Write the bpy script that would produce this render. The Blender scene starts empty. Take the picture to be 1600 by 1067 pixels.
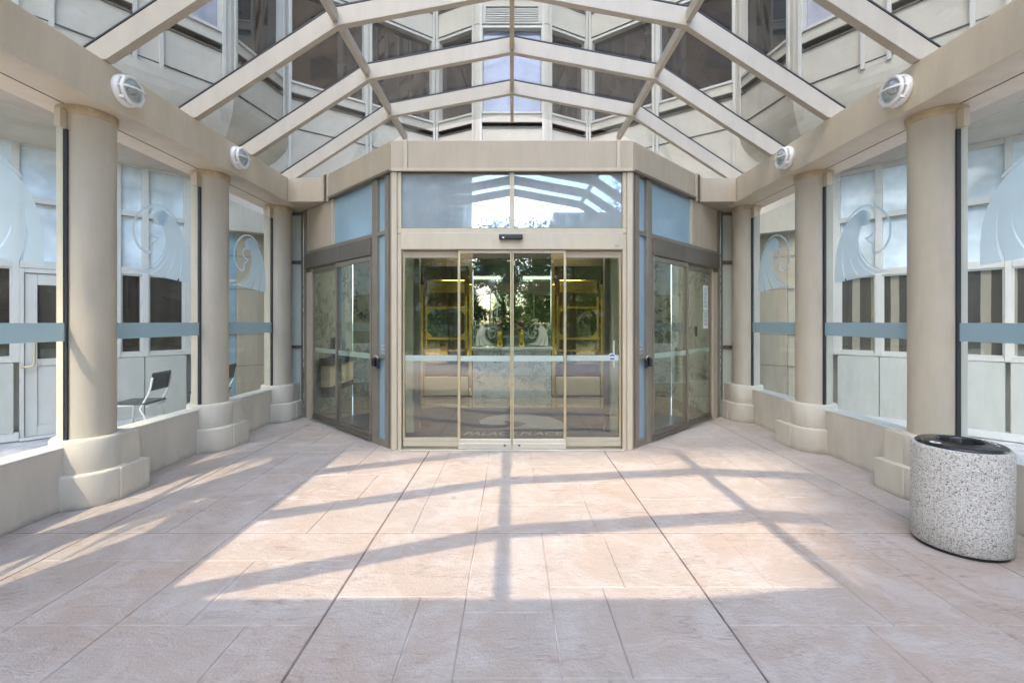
import bpy, bmesh, math, random
from mathutils import Vector, Matrix
random.seed(7)
S = bpy.context.scene
C = S.collection
R = math.radians

# ------------------------------------------------------------------ camera, sky, sun, exposure
cam = bpy.data.cameras.new("camera")
cam.sensor_width = 36.0; cam.lens = 16.2; cam.shift_y = -0.0191
cam.clip_start = 0.05; cam.clip_end = 2000
camo = bpy.data.objects.new("camera", cam); C.objects.link(camo)
camo.location = (0, 0, 1.5); camo.rotation_euler = (R(90), 0, 0)
S.camera = camo
SUN = Vector((-0.38, -0.81, 1.0)).normalized()
w = bpy.data.worlds.new("World"); S.world = w; w.use_nodes = True
nt = w.node_tree
bg = nt.nodes["Background"]; sky = nt.nodes.new("ShaderNodeTexSky")
sky.sky_type = 'NISHITA'; sky.sun_disc = False
sky.sun_elevation = math.asin(SUN.z); sky.sun_rotation = math.atan2(SUN.x, SUN.y)
sky.air_density = 1.0; sky.dust_density = 1.6; sky.ozone_density = 1.0
nt.links.new(sky.outputs[0], bg.inputs[0]); bg.inputs[1].default_value = 0.15
sl = bpy.data.lights.new("sun", 'SUN'); sl.energy = 0.78; sl.angle = R(0.4); sl.color = (1.0, 0.80, 0.60)
so = bpy.data.objects.new("sun", sl); C.objects.link(so)
so.rotation_euler = (-SUN).to_track_quat('-Z', 'Y').to_euler(); so.location = (-20, -40, 50)
S.view_settings.view_transform = 'Standard'; S.view_settings.look = 'None'
S.view_settings.exposure = 3.12; S.view_settings.gamma = 1.0
S.cycles.max_bounces = 10; S.cycles.transparent_max_bounces = 24
S.cycles.transmission_bounces = 8; S.cycles.glossy_bounces = 5; S.cycles.diffuse_bounces = 4
S.cycles.caustics_reflective = False

# ------------------------------------------------------------------ materials
def newmat(name):
    m = bpy.data.materials.new(name); m.use_nodes = True
    n = m.node_tree; return m, n, n.nodes["Principled BSDF"]
def tcoord(n, scale=(1, 1, 1), rot=(0, 0, 0)):
    t = n.nodes.new("ShaderNodeTexCoord"); mp = n.nodes.new("ShaderNodeMapping")
    mp.inputs['Scale'].default_value = scale; mp.inputs['Rotation'].default_value = rot
    n.links.new(t.outputs['Object'], mp.inputs[0]); return mp.outputs[0]
def noise(n, vec, scale, detail=4, rough=0.6, dist=0.0):
    x = n.nodes.new("ShaderNodeTexNoise"); x.inputs['Scale'].default_value = scale
    x.inputs['Detail'].default_value = detail; x.inputs['Roughness'].default_value = rough
    x.inputs['Distortion'].default_value = dist
    n.links.new(vec, x.inputs['Vector']); return x.outputs['Fac']
def ramp(n, fac, stops):
    r = n.nodes.new("ShaderNodeValToRGB"); e = r.color_ramp.elements
    while len(e) < len(stops): e.new(0.5)
    for i, (p, c) in enumerate(stops):
        e[i].position = p; e[i].color = (c[0], c[1], c[2], 1) if len(c) == 3 else c
    n.links.new(fac, r.inputs[0]); return r.outputs[0]
def mix(n, fac, a, b, mode='MIX'):
    x = n.nodes.new("ShaderNodeMix"); x.data_type = 'RGBA'; x.blend_type = mode
    for i, v in ((0, fac), (6, a), (7, b)):
        if hasattr(v, 'default_value') or hasattr(v, 'is_linked'): n.links.new(v, x.inputs[i])
        elif i == 0: x.inputs[0].default_value = v
        else: x.inputs[i].default_value = (v[0], v[1], v[2], 1)
    return x.outputs[2]
def bump(n, b, height, strength=0.3, dist=0.01):
    x = n.nodes.new("ShaderNodeBump"); x.inputs['Strength'].default_value = strength
    x.inputs['Distance'].default_value = dist
    n.links.new(height, x.inputs['Height']); n.links.new(x.outputs[0], b.inputs['Normal'])
def plain(name, col, rough=0.5, metal=0.0, var=0.08, scale=3.0, bmp=0.0, spec=0.5, fine=60):
    m, n, b = newmat(name)
    v = tcoord(n)
    f = noise(n, v, scale, 5)
    lo = tuple(c*(1-var) for c in col); hi = tuple(min(1, c*(1+var)) for c in col)
    c = ramp(n, f, [(0.3, lo), (0.7, hi)])
    n.links.new(c, b.inputs['Base Color'])
    b.inputs['Roughness'].default_value = rough; b.inputs['Metallic'].default_value = metal
    b.inputs['Specular IOR Level'].default_value = spec
    if bmp: bump(n, b, noise(n, v, fine, 3), bmp, 0.004)
    return m
def streaked(name, col, stain, rough, amount=0.35, bmp=0.1, zscale=0.25, splash=False):
    m, n, b = newmat(name)
    v = tcoord(n, (6, 6, 6*zscale)); v2 = tcoord(n)
    f = noise(n, v, 1.0, 6, 0.65); g = noise(n, v2, 1.3, 5, 0.6)
    c1 = ramp(n, f, [(0.35, tuple(x*0.93 for x in col)), (0.65, tuple(x*1.05 for x in col))])
    s = ramp(n, g, [(0.48, (0, 0, 0)), (0.8, (amount,)*3)])
    c2 = mix(n, s, c1, stain)
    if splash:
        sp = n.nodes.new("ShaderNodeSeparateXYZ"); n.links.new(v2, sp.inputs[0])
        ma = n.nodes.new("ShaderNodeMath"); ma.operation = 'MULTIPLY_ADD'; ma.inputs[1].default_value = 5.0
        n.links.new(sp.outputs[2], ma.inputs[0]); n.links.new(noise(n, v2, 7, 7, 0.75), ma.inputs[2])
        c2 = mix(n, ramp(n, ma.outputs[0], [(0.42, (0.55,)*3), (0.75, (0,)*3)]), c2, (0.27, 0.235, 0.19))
        sc = ramp(n, noise(n, tcoord(n, (9, 9, 30), (0.4, 0.2, 0)), 1.0, 8, 0.75), [(0.27, (0.5,)*3), (0.33, (0,)*3)])
        c2 = mix(n, sc, c2, (0.33, 0.30, 0.25))
    n.links.new(c2, b.inputs['Base Color'])
    b.inputs['Roughness'].default_value = rough
    bump(n, b, noise(n, v2, 90, 3), bmp, 0.003)
    return m
def glass(name, tint, base, rough=0.0, gloss=(1, 1, 1), ior=1.5, smudge_sky=0.0, smudge_sky_col=(0.75, 0.76, 0.74), even=False):
    m, n, b = newmat(name); n.nodes.remove(b)
    out = n.nodes["Material Output"]
    tr = n.nodes.new("ShaderNodeBsdfTransparent"); tr.inputs[0].default_value = (*tint, 1)
    gl = n.nodes.new("ShaderNodeBsdfGlossy"); gl.inputs['Roughness'].default_value = rough
    gl.inputs['Color'].default_value = (*gloss, 1)
    lw = n.nodes.new("ShaderNodeLayerWeight"); lw.inputs['Blend'].default_value = 0.5
    pw = n.nodes.new("ShaderNodeMath"); pw.operation = 'POWER'; pw.inputs[1].default_value = 4.5
    n.links.new(lw.outputs['Facing'], pw.inputs[0])
    ad = n.nodes.new("ShaderNodeMath"); ad.operation = 'MULTIPLY_ADD'; ad.use_clamp = True
    ad.inputs[1].default_value = 0.8; ad.inputs[2].default_value = base
    mx = n.nodes.new("ShaderNodeMixShader")
    n.links.new(pw.outputs[0], ad.inputs[0]); n.links.new(ad.outputs[0], mx.inputs[0])
    n.links.new(tr.outputs[0], mx.inputs[1]); n.links.new(gl.outputs[0], mx.inputs[2])
    last = mx.outputs[0]
    # waviness of real sheet glass
    v = tcoord(n); bp = n.nodes.new("ShaderNodeBump"); bp.inputs['Strength'].default_value = 0.06; bp.inputs['Distance'].default_value = 0.01
    n.links.new(noise(n, v, 1.2, 1), bp.inputs['Height']); n.links.new(bp.outputs[0], gl.inputs['Normal'])
    if smudge_sky:
        df = n.nodes.new("ShaderNodeBsdfDiffuse"); df.inputs[0].default_value = (*smudge_sky_col, 1)
        sm = noise(n, tcoord(n, (3, 3, 1.2)), 2.2, 6, 0.7)
        fac = ramp(n, sm, [(0.4, (smudge_sky*(0.85 if even else 0.3),)*3), (0.75, (smudge_sky,)*3)])
        m2 = n.nodes.new("ShaderNodeMixShader"); n.links.new(fac, m2.inputs[0])
        n.links.new(last, m2.inputs[1]); n.links.new(df.outputs[0], m2.inputs[2]); last = m2.outputs[0]
    n.links.new(last, out.inputs[0])
    return m
def film(name, col, alpha, rough=0.4):
    m, n, b = newmat(name); n.nodes.remove(b)
    c = ramp(n, noise(n, tcoord(n), 4, 4), [(0.3, tuple(x*.94 for x in col)), (.7, col)])
    df = n.nodes.new("ShaderNodeBsdfDiffuse"); tl = n.nodes.new("ShaderNodeBsdfTranslucent"); tr = n.nodes.new("ShaderNodeBsdfTransparent")
    n.links.new(c, df.inputs[0]); n.links.new(c, tl.inputs[0])
    a = n.nodes.new("ShaderNodeMixShader"); a.inputs[0].default_value = 0.5
    n.links.new(df.outputs[0], a.inputs[1]); n.links.new(tl.outputs[0], a.inputs[2])
    q = n.nodes.new("ShaderNodeMixShader"); q.inputs[0].default_value = alpha
    n.links.new(tr.outputs[0], q.inputs[1]); n.links.new(a.outputs[0], q.inputs[2])
    n.links.new(q.outputs[0], n.nodes["Material Output"].inputs[0])
    return m

M = {}
M['beige'] = streaked('beige_metal', (0.46, 0.395, 0.30), (0.41, 0.335, 0.245), 0.42, 0.3, 0.03)
M['beam'] = streaked('lightened_beam_metal', (0.62, 0.545, 0.415), (0.58, 0.485, 0.355), 0.42, 0.3, 0.03)  # same paint as beige, lightened to make up for shade on the beams
M['beige_light'] = streaked('light_beige_metal', (0.54, 0.48, 0.37), (0.46, 0.40, 0.30), 0.35, 0.25, 0.02)
M['rib'] = streaked('rib_metal', (0.46, 0.41, 0.335), (0.39, 0.34, 0.265), 0.4, 0.3, 0.03)
M['column'] = streaked('column_paint', (0.53, 0.485, 0.395), (0.44, 0.40, 0.32), 0.5, 0.5, 0.12)
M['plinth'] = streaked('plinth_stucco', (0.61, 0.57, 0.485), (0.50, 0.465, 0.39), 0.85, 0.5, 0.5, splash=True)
M['wingwall'] = streaked('wing_panel_paint', (0.50, 0.50, 0.45), (0.42, 0.42, 0.38), 0.6, 0.3, 0.1)
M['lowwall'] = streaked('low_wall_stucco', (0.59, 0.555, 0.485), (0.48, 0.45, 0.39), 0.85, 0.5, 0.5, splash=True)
M['dark_frame'] = plain('bronze_frame', (0.16, 0.14, 0.115), 0.4, 0.3, 0.1)
M['mid_frame'] = plain('weathered_frame', (0.25, 0.22, 0.175), 0.4, 0.2, 0.1)
M['gasket'] = plain('rubber_gasket', (0.02, 0.022, 0.028), 0.5)
M['black'] = plain('black_plastic', (0.015, 0.015, 0.017), 0.25)
M['white'] = plain('white_paint', (0.86, 0.86, 0.84), 0.4, 0, 0.04)
M['offwhite'] = plain('pale_window_frame', (0.56, 0.55, 0.51), 0.5, 0, 0.05)
M['sill'] = plain('pale_sill', (0.62, 0.62, 0.60), 0.5, 0, 0.05)
M['alu'] = plain('brushed_aluminium', (0.72, 0.70, 0.62), 0.32, 0.75, 0.05)
M['steel'] = plain('steel', (0.62, 0.62, 0.62), 0.3, 0.9, 0.05)
M['gold_alu'] = plain('champagne_metal', (0.58, 0.50, 0.32), 0.34, 0.5, 0.06)
M['brass'] = plain('polished_brass', (0.83, 0.60, 0.13), 0.18, 1.0, 0.06)
M['bronze_mirror'] = plain('bronze_mirror', (0.42, 0.30, 0.15), 0.03, 1.0, 0.05)
M['dark_mirror'] = plain('dark_mirror', (0.34, 0.38, 0.33), 0.02, 1.0, 0.05)
M['dark_bronze'] = plain('dark_bronze', (0.10, 0.075, 0.045), 0.15, 0.6, 0.1)
M['wood'] = plain('brown_panel', (0.12, 0.05, 0.03), 0.25, 0, 0.3, 8)
M['cream'] = plain('cream_panel', (0.62, 0.56, 0.36), 0.35, 0, 0.06)
M['jamb_green'] = plain('greenish_jamb', (0.50, 0.50, 0.36), 0.4, 0, 0.06)
M['ceiling'] = plain('lobby_ceiling', (0.55, 0.52, 0.45), 0.8)
M['frost_blue'] = plain('blue_back_painted_glass', (0.27, 0.41, 0.50), 0.12, 0, 0.05, 2, 0, 0.8)
M['frost_cream'] = plain('cream_frosted_glass', (0.52, 0.56, 0.50), 0.2, 0, 0.05, 2)
M['band'] = film('frosted_band', (0.50, 0.64, 0.70), 0.85)
M['band_door'] = film('door_band_film', (0.75, 0.86, 0.84), 0.9)
M['etch'] = film('etched_film', (0.80, 0.93, 1.0), 0.62)
M['clear'] = glass('clear_screen_glass', (0.95, 0.985, 0.975), 0.02, smudge_sky=0.05)
M['door_glass'] = glass('door_glass', (0.95, 0.975, 0.94), 0.085)
M['transom_glass'] = glass('transom_glass', (0.45, 0.55, 0.60), 0.36, gloss=(0.80, 0.93, 1.0), smudge_sky=0.42, smudge_sky_col=(0.62, 0.72, 0.79), even=True)  # even bluish layer paints pale reflected sky into the pane
M['roof_glass'] = glass('canopy_glass', (0.88, 0.90, 0.90), 0.025, smudge_sky=0.045)
M['lens'] = glass('lamp_lens', (0.8, 0.85, 0.85), 0.12, 0.05)
def dark_pane(name, col, rough=0.02, ior=1.9, blind=None):
    m, n, b = newmat(name)
    b.inputs['Roughness'].default_value = rough; b.inputs['IOR'].default_value = ior
    v = tcoord(n)
    if blind:
        wv = n.nodes.new("ShaderNodeTexWave"); wv.wave_type = 'BANDS'; wv.bands_direction = 'X'
        wv.inputs['Scale'].default_value = blind[0]; wv.inputs['Distortion'].default_value = 0.25
        n.links.new(v, wv.inputs[0])
        n.links.new(ramp(n, wv.outputs['Fac'], [(0.58, col), (0.68, blind[1])]), b.inputs['Base Color'])
    else:
        n.links.new(ramp(n, noise(n, v, 1.5, 3), [(0.35, tuple(c*.6 for c in col)), (0.65, col)]), b.inputs['Base Color'])
    bump(n, b, noise(n, v, 0.9, 1), 0.05, 0.01)
    return m
M['pane_dark'] = dark_pane('dark_tinted_pane', (0.028, 0.020, 0.017), 0.015, 1.6)
M['tower_frame'] = plain('weathered_pale_frame', (0.46, 0.44, 0.39), 0.5, 0, 0.06)
M['pane_blind'] = dark_pane('pane_with_blinds', (0.05, 0.045, 0.04), 0.02, 1.9, (2.1, (0.30, 0.27, 0.21)))
M['pane_curtain'] = dark_pane('pane_with_curtain', (0.40, 0.40, 0.46), 0.05, 1.6)
M['pane_sky'] = dark_pane('painted_sky_pane', (0.76, 0.86, 0.92), 0.06, 1.7)  # pale sky reflection painted into the base colour
M['pane_lavender'] = dark_pane('sky_tinted_blind_pane', (0.20, 0.22, 0.34), 0.05, 1.7)  # blind tone tinted lavender to paint in reflected sky

# tower precast panels
def tower_mat():
    m, n, b = newmat('precast_panel')
    v = tcoord(n); vs = tcoord(n, (5, 5, 0.6))
    base = ramp(n, noise(n, v, 0.7, 4), [(0.35, (0.40, 0.365, 0.30)), (0.65, (0.48, 0.44, 0.365))])
    s = ramp(n, noise(n, vs, 1.0, 6, 0.7), [(0.45, (0, 0, 0)), (0.85, (0.45,)*3)])
    n.links.new(mix(n, s, base, (0.34, 0.315, 0.27)), b.inputs['Base Color'])
    b.inputs['Roughness'].default_value = 0.75
    bump(n, b, noise(n, v, 70, 3), 0.2, 0.003)
    return m
M['panel'] = tower_mat()
# marble
def marble(name, base, vein, scale=1.0, lo=0.47, hi=0.53, rough=0.12):
    m, n, b = newmat(name)
    v = tcoord(n, (scale, scale, scale), (0.3, 0.5, 0.6))
    d = noise(n, v, 1.4, 6, 0.6)
    wv = n.nodes.new("ShaderNodeTexNoise"); wv.inputs['Scale'].default_value = 1.9; wv.inputs['Detail'].default_value = 7
    wv.inputs['Roughness'].default_value = 0.62; wv.inputs['Distortion'].default_value = 1.6
    n.links.new(v, wv.inputs['Vector'])
    mid = (lo+hi)/2
    vv = ramp(n, wv.outputs['Fac'], [(lo-0.02, (0, 0, 0)), (mid, (1, 1, 1)), (hi+0.02, (0, 0, 0))])
    msk = ramp(n, d, [(0.42, (0.05,)*3), (0.62, (1, 1, 1))])
    f = mix(n, 1.0, vv, msk, 'MULTIPLY')
    cl = ramp(n, noise(n, v, 0.8, 4), [(0.3, tuple(c*.82 for c in base)), (0.7, base)])
    n.links.new(mix(n, f, cl, vein), b.inputs['Base Color'])
    b.inputs['Roughness'].default_value = rough
    return m
M['marble'] = marble('green_white_marble', (0.44, 0.50, 0.45), (0.04, 0.05, 0.045), 1.3, 0.455, 0.545)
M['marble_desk'] = marble('pale_blue_marble', (0.72, 0.84, 0.83), (0.08, 0.13, 0.13), 2.0)
# stamped concrete paving
def paving():
    m, n, b = newmat('stamped_concrete')
    v = tcoord(n)
    at = n.nodes.new("ShaderNodeAttribute"); at.attribute_name = 'tone'
    base = ramp(n, at.outputs['Fac'], [(0.0, (0.41, 0.325, 0.295)), (0.5, (0.435, 0.365, 0.335)), (1.0, (0.46, 0.40, 0.375))])
    big = ramp(n, noise(n, v, 0.5, 6, 0.65, 0.5), [(0.34, (0.49, 0.365, 0.275)), (0.5, (0.47, 0.395, 0.33)), (0.66, (0.45, 0.425, 0.40))])
    c = mix(n, 0.64, base, big)
    # worn sealer: pale cloudy bloom with ragged edges
    med = ramp(n, noise(n, v, 2.6, 12, 0.72, 1.2), [(0.46, (0, 0, 0)), (0.60, (0.6,)*3)])
    c = mix(n, med, c, (0.56, 0.505, 0.475))
    wf = ramp(n, noise(n, tcoord(n, (7, 22, 1), (0, 0, 0.5)), 1.0, 10, 0.8, 0.8), [(0.53, (0,)*3), (0.62, (0.7,)*3)])
    whites = ramp(n, noise(n, v, 0.9, 4, 0.6), [(0.50, (0,)*3), (0.64, (1,)*3)])
    c = mix(n, mix(n, 1.0, whites, wf, 'MULTIPLY'), c, (0.70, 0.67, 0.645))
    # fine slate creases, in patches only
    cr = ramp(n, noise(n, tcoord(n, (3, 10, 1), (0, 0, -0.35)), 1.6, 11, 0.74, 1.6), [(0.40, (0.55,)*3), (0.465, (0,)*3)])
    cm = ramp(n, noise(n, v, 1.4, 3, 0.6), [(0.42, (0,)*3), (0.6, (1,)*3)])
    c = mix(n, mix(n, 1.0, cr, cm, 'MULTIPLY'), c, (0.29, 0.215, 0.19))
    st = ramp(n, noise(n, v, 2.6, 3, 0.5), [(0.23, (0.5,)*3), (0.31, (0,)*3)])
    c = mix(n, st, c, (0.24, 0.185, 0.16))
    tc = n.nodes.new("ShaderNodeTexCoord")
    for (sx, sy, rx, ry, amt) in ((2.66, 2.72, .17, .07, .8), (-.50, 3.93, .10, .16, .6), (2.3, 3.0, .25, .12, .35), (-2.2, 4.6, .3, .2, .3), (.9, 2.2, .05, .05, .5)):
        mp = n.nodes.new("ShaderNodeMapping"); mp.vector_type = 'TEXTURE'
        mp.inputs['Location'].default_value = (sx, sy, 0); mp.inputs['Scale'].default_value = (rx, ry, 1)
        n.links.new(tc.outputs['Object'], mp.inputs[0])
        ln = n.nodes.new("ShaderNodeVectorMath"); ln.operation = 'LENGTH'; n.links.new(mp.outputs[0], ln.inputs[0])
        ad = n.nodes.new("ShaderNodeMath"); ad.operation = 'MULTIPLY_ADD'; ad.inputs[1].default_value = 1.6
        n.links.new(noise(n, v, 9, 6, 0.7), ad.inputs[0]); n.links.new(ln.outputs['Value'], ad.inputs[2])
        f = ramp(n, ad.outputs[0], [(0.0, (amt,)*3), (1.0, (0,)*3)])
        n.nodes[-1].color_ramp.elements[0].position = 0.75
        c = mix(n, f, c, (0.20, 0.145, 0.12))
    n.links.new(c, b.inputs['Base Color'])
    b.inputs['Roughness'].default_value = 0.78
    h = mix(n, 0.35, noise(n, tcoord(n, (1, 2.2, 1), (0, 0, -0.3)), 3.2, 12, 0.72, 1.0), noise(n, v, 60, 4, 0.7))
    bump(n, b, h, 0.8, 0.03)
    return m
M['paving'] = paving()
def groove():
    m, n, b = newmat('groove')
    v = tcoord(n)
    c = ramp(n, noise(n, v, 1.3, 4, 0.6), [(0.40, (0.26, 0.20, 0.185)), (0.52, (0.42, 0.36, 0.34)), (0.63, (0.74, 0.71, 0.68))])
    n.links.new(c, b.inputs['Base Color']); b.inputs['Roughness'].default_value = 0.9
    return m
M['groove'] = groove()
M['joint'] = plain('joint_filler', (0.16, 0.13, 0.12), 0.9, 0, 0.5, 6)
def aggregate():
    m, n, b = newmat('exposed_aggregate')
    v = tcoord(n)
    vo = n.nodes.new("ShaderNodeTexVoronoi"); vo.inputs['Scale'].default_value = 150; n.links.new(v, vo.inputs['Vector'])
    hs = n.nodes.new("ShaderNodeSeparateColor"); n.links.new(vo.outputs['Color'], hs.inputs[0])
    c = ramp(n, hs.outputs[0], [(0.0, (0.10, 0.09, 0.08)), (0.05, (0.30, 0.25, 0.20)), (0.14, (0.50, 0.48, 0.44)), (0.5, (0.64, 0.63, 0.60)), (1.0, (0.76, 0.755, 0.73))])
    e = ramp(n, vo.outputs['Distance'], [(0.55, (0,)*3), (0.9, (0.7,)*3)])
    c = mix(n, e, c, (0.30, 0.28, 0.25))
    n.links.new(c, b.inputs['Base Color']); b.inputs['Roughness'].default_value = 0.7
    inv = ramp(n, vo.outputs['Distance'], [(0.0, (1,)*3), (0.9, (0,)*3)])
    bump(n, b, inv, 0.8, 0.006)
    return m
M['aggregate'] = aggregate()
M['outer'] = plain('grey_pavers', (0.46, 0.45, 0.46), 0.8, 0, 0.25, 5, 0.3)
M['concrete'] = plain('pale_concrete', (0.52, 0.50, 0.46), 0.85, 0, 0.1, 1, 0.3)
M['asphalt'] = plain('asphalt', (0.06, 0.06, 0.062), 0.85, 0, 0.2, 2, 0.3)
M['lawn'] = plain('lawn', (0.07, 0.12, 0.03), 0.9, 0, 0.4, 4, 0.4)
M['brick'] = plain('brown_brick', (0.30, 0.19, 0.12), 0.8, 0, 0.15, 2)
M['bark'] = plain('bark', (0.10, 0.07, 0.05), 0.9, 0, 0.3, 8, 0.5)
def leafmat(name, a, b_):
    m, n, b = newmat(name)
    c = ramp(n, noise(n, tcoord(n), 1.1, 4), [(0.35, a), (0.65, b_)])
    n.links.new(c, b.inputs['Base Color']); b.inputs['Roughness'].default_value = 0.6
    tr = n.nodes.new("ShaderNodeBsdfTranslucent"); n.links.new(c, tr.inputs[0])
    mx = n.nodes.new("ShaderNodeMixShader"); mx.inputs[0].default_value = 0.5
    n.links.new(b.outputs[0], mx.inputs[1]); n.links.new(tr.outputs[0], mx.inputs[2])
    n.links.new(mx.outputs[0], n.nodes["Material Output"].inputs[0])
    return m
M['leaf'] = leafmat('leaf_green', (0.07, 0.11, 0.02), (0.19, 0.24, 0.05))
M['leaf_dark'] = leafmat('leaf_dark', (0.035, 0.07, 0.018), (0.10, 0.15, 0.035))
M['needle'] = leafmat('needles', (0.04, 0.075, 0.03), (0.12, 0.17, 0.06))
M['flower'] = plain('flower_petals', (0.35, 0.20, 0.22), 0.7, 0, 0.4, 20)
def mat_mat():
    m, n, b = newmat('lobby_mat_pile'); v = tcoord(n)
    c = ramp(n, noise(n, v, 120, 3), [(0.35, (0.02, 0.023, 0.035)), (0.7, (0.05, 0.055, 0.075))])
    n.links.new(c, b.inputs['Base Color']); b.inputs['Roughness'].default_value = 0.95
    bump(n, b, noise(n, v, 200, 2), 0.5, 0.004); return m
M['mat'] = mat_mat()
M['mat_light'] = plain('mat_grey_pile', (0.17, 0.18, 0.19), 0.95, 0, 0.2, 90)
M['tile'] = plain('polished_lobby_tile', (0.24, 0.20, 0.16), 0.08, 0, 0.25, 2)
M['paper'] = plain('paper', (0.70, 0.76, 0.76), 0.7, 0, 0.03)
M['ink'] = plain('dark_print', (0.06, 0.08, 0.12), 0.6)
M['blue_print'] = plain('blue_print', (0.08, 0.18, 0.45), 0.5)
M['rust'] = plain('rusty_paint', (0.47, 0.37, 0.235), 0.6, 0, 0.22, 9)

gm, gn, gb = newmat('added_fill_glow'); gb.inputs['Emission Color'].default_value = (1, .92, .78, 1); gb.inputs['Emission Strength'].default_value = 2.2  # emission for the added panels that brighten the lobby
M['glow'] = gm
# ------------------------------------------------------------------ mesh builder
class MB:
    """collects shapes; T maps local -> world (a Matrix)"""
    def __init__(self, T=None):
        self.v = []; self.f = []; self.T = T or Matrix.Identity(4); self.sm = set()
    def add(self, vs, fs, smooth=False):
        k = len(self.v)
        self.v += [tuple(self.T @ Vector(p)) for p in vs]
        for f in fs:
            if smooth: self.sm.add(len(self.f))
            self.f.append([i+k for i in f])
    def box(self, x0, x1, y0, y1, z0, z1):
        vs = [(x, y, z) for z in (z0, z1) for y in (y0, y1) for x in (x0, x1)]
        self.add(vs, [(0, 2, 3, 1), (4, 5, 7, 6), (0, 1, 5, 4), (2, 6, 7, 3), (0, 4, 6, 2), (1, 3, 7, 5)])
        return self
    def prism(self, poly, a0, a1, axis='z'):
        n = len(poly)
        def P(p, a):
            return {'z': (p[0], p[1], a), 'y': (p[0], a, p[1]), 'x': (a, p[0], p[1])}[axis]
        vs = [P(p, a0) for p in poly] + [P(p, a1) for p in poly]
        fs = [list(range(n))[::-1], list(range(n, 2*n))] + [(i, (i+1) % n, n+(i+1) % n, n+i) for i in range(n)]
        self.add(vs, fs); return self
    def lathe(self, prof, cx=0, cy=0, cz=0, n=48, a0=0, a1=2*math.pi, axis='z', cap=True):
        full = abs(a1-a0-2*math.pi) < 1e-6; m = n if full else n+1
        vs = []
        for r, h in prof:
            for i in range(m):
                a = a0+(a1-a0)*i/n
                c, s_ = r*math.cos(a), r*math.sin(a)
                if axis == 'z': vs.append((cx+c, cy+s_, cz+h))
                elif axis == 'x': vs.append((cx+h, cy+c, cz+s_))
                else: vs.append((cx+c, cy+h, cz+s_))
        fs = []
        for j in range(len(prof)-1):
            for i in range(n):
                i2 = (i+1) % m
                fs.append((j*m+i, j*m+i2, (j+1)*m+i2, (j+1)*m+i))
        self.add(vs, fs, True)
        if cap:
            k = len(self.v)-len(vs)
            self.f.append([k+i for i in range(m)][::-1]); self.f.append([k+(len(prof)-1)*m+i for i in range(m)])
        return self
    def tube(self, pts, r, n=8, closed=False):
        pts = [Vector(p) for p in pts]; N = len(pts); vs = []; rr = r if hasattr(r, '__len__') else [r]*N
        up = Vector((0, 0, 1)); prev = None
        for i, p in enumerate(pts):
            a = pts[i-1] if (i > 0 or closed) else p; b = pts[(i+1) % N] if (i < N-1 or closed) else p
            t = (b-a).normalized()
            if prev is None:
                x = t.cross(up)
                if x.length < 0.05: x = t.cross(Vector((1, 0, 0)))
            else:
                x = prev - t*prev.dot(t)
            x.normalize(); prev = x; y = t.cross(x)
            for k in range(n):
                q = 2*math.pi*k/n; vs.append(tuple(p + (x*math.cos(q)+y*math.sin(q))*rr[i]))
        fs = []
        for i in range(N if closed else N-1):
            j = (i+1) % N
            for k in range(n):
                fs.append((i*n+k, i*n+(k+1) % n, j*n+(k+1) % n, j*n+k))
        self.add(vs, fs, True)
        if not closed:
            k0 = len(self.v)-len(vs)
            self.f.append([k0+k for k in range(n)][::-1]); self.f.append([k0+(N-1)*n+k for k in range(n)])
        return self
    def build(self, name, mat, parent=None, bevel=0.0, label=None, segs=2):
        me = bpy.data.meshes.new(name)
        orig = Vector((0, 0, 0))
        if parent is not None: orig = parent_world(parent)
        elif self.v:
            xs = [p[0] for p in self.v]; ys = [p[1] for p in self.v]; zs = [p[2] for p in self.v]
            orig = Vector(((min(xs)+max(xs))/2, (min(ys)+max(ys))/2, min(zs)))
        me.from_pydata([tuple(Vector(p)-orig) for p in self.v], [], self.f)
        for i in self.sm:
            if i < len(me.polygons): me.polygons[i].use_smooth = True
        bm = bmesh.new(); bm.from_mesh(me); bmesh.ops.recalc_face_normals(bm, faces=bm.faces); bm.to_mesh(me); bm.free()
        me.update()
        me.materials.append(M[mat] if isinstance(mat, str) else mat)
        o = bpy.data.objects.new(name, me); C.objects.link(o)
        if parent is not None: o.parent = parent
        else: o.location = orig
        if bevel:
            b = o.modifiers.new('bevel', 'BEVEL'); b.width = bevel; b.segments = segs; b.limit_method = 'ANGLE'; b.angle_limit = R(40)
        if label: o['label'] = label
        return o
def parent_world(p):
    v = Vector((0, 0, 0))
    while p is not None: v = v + p.location; p = p.parent
    return v
def thing(name, label, cat, loc=(0, 0, 0), group=None):
    o = bpy.data.objects.new(name, None); C.objects.link(o); o.location = loc; o.empty_display_size = 0.1
    o['label'] = label; o['category'] = cat
    if group: o['group'] = group
    return o
def tag(o, label, cat, group=None):
    o['label'] = label; o['category'] = cat
    if group: o['group'] = group
    return o
def struct(o): o['kind'] = 'structure'; return o
def frame(ox, oy, dx, dy, s=1, z=0, flip=False):
    """local x along wall (dx,dy), local y = outward normal (towards the walkway), z up; s=1 left side, s=-1 mirrored to the right."""
    l = math.hypot(dx, dy); dx /= l; dy /= l
    nx, ny = dy, -dx
    if flip: nx, ny = -nx, -ny
    if s > 0: T = Matrix(((dx, nx, 0, ox), (dy, ny, 0, oy), (0, 0, 1, z), (0, 0, 0, 1)))
    else: T = Matrix(((-dx, -nx, 0, -ox), (dy, ny, 0, oy), (0, 0, 1, z), (0, 0, 0, 1)))
    return T
def pieces(name, mat, parent, T, boxes, bevel=0.0):
    return [MB(T).box(*b).build(name, mat, parent, bevel) for b in boxes]
def side(s): return Matrix.Scale(-1, 4, (1, 0, 0)) if s > 0 else Matrix.Identity(4)   # builds are written for the right (+x)
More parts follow.
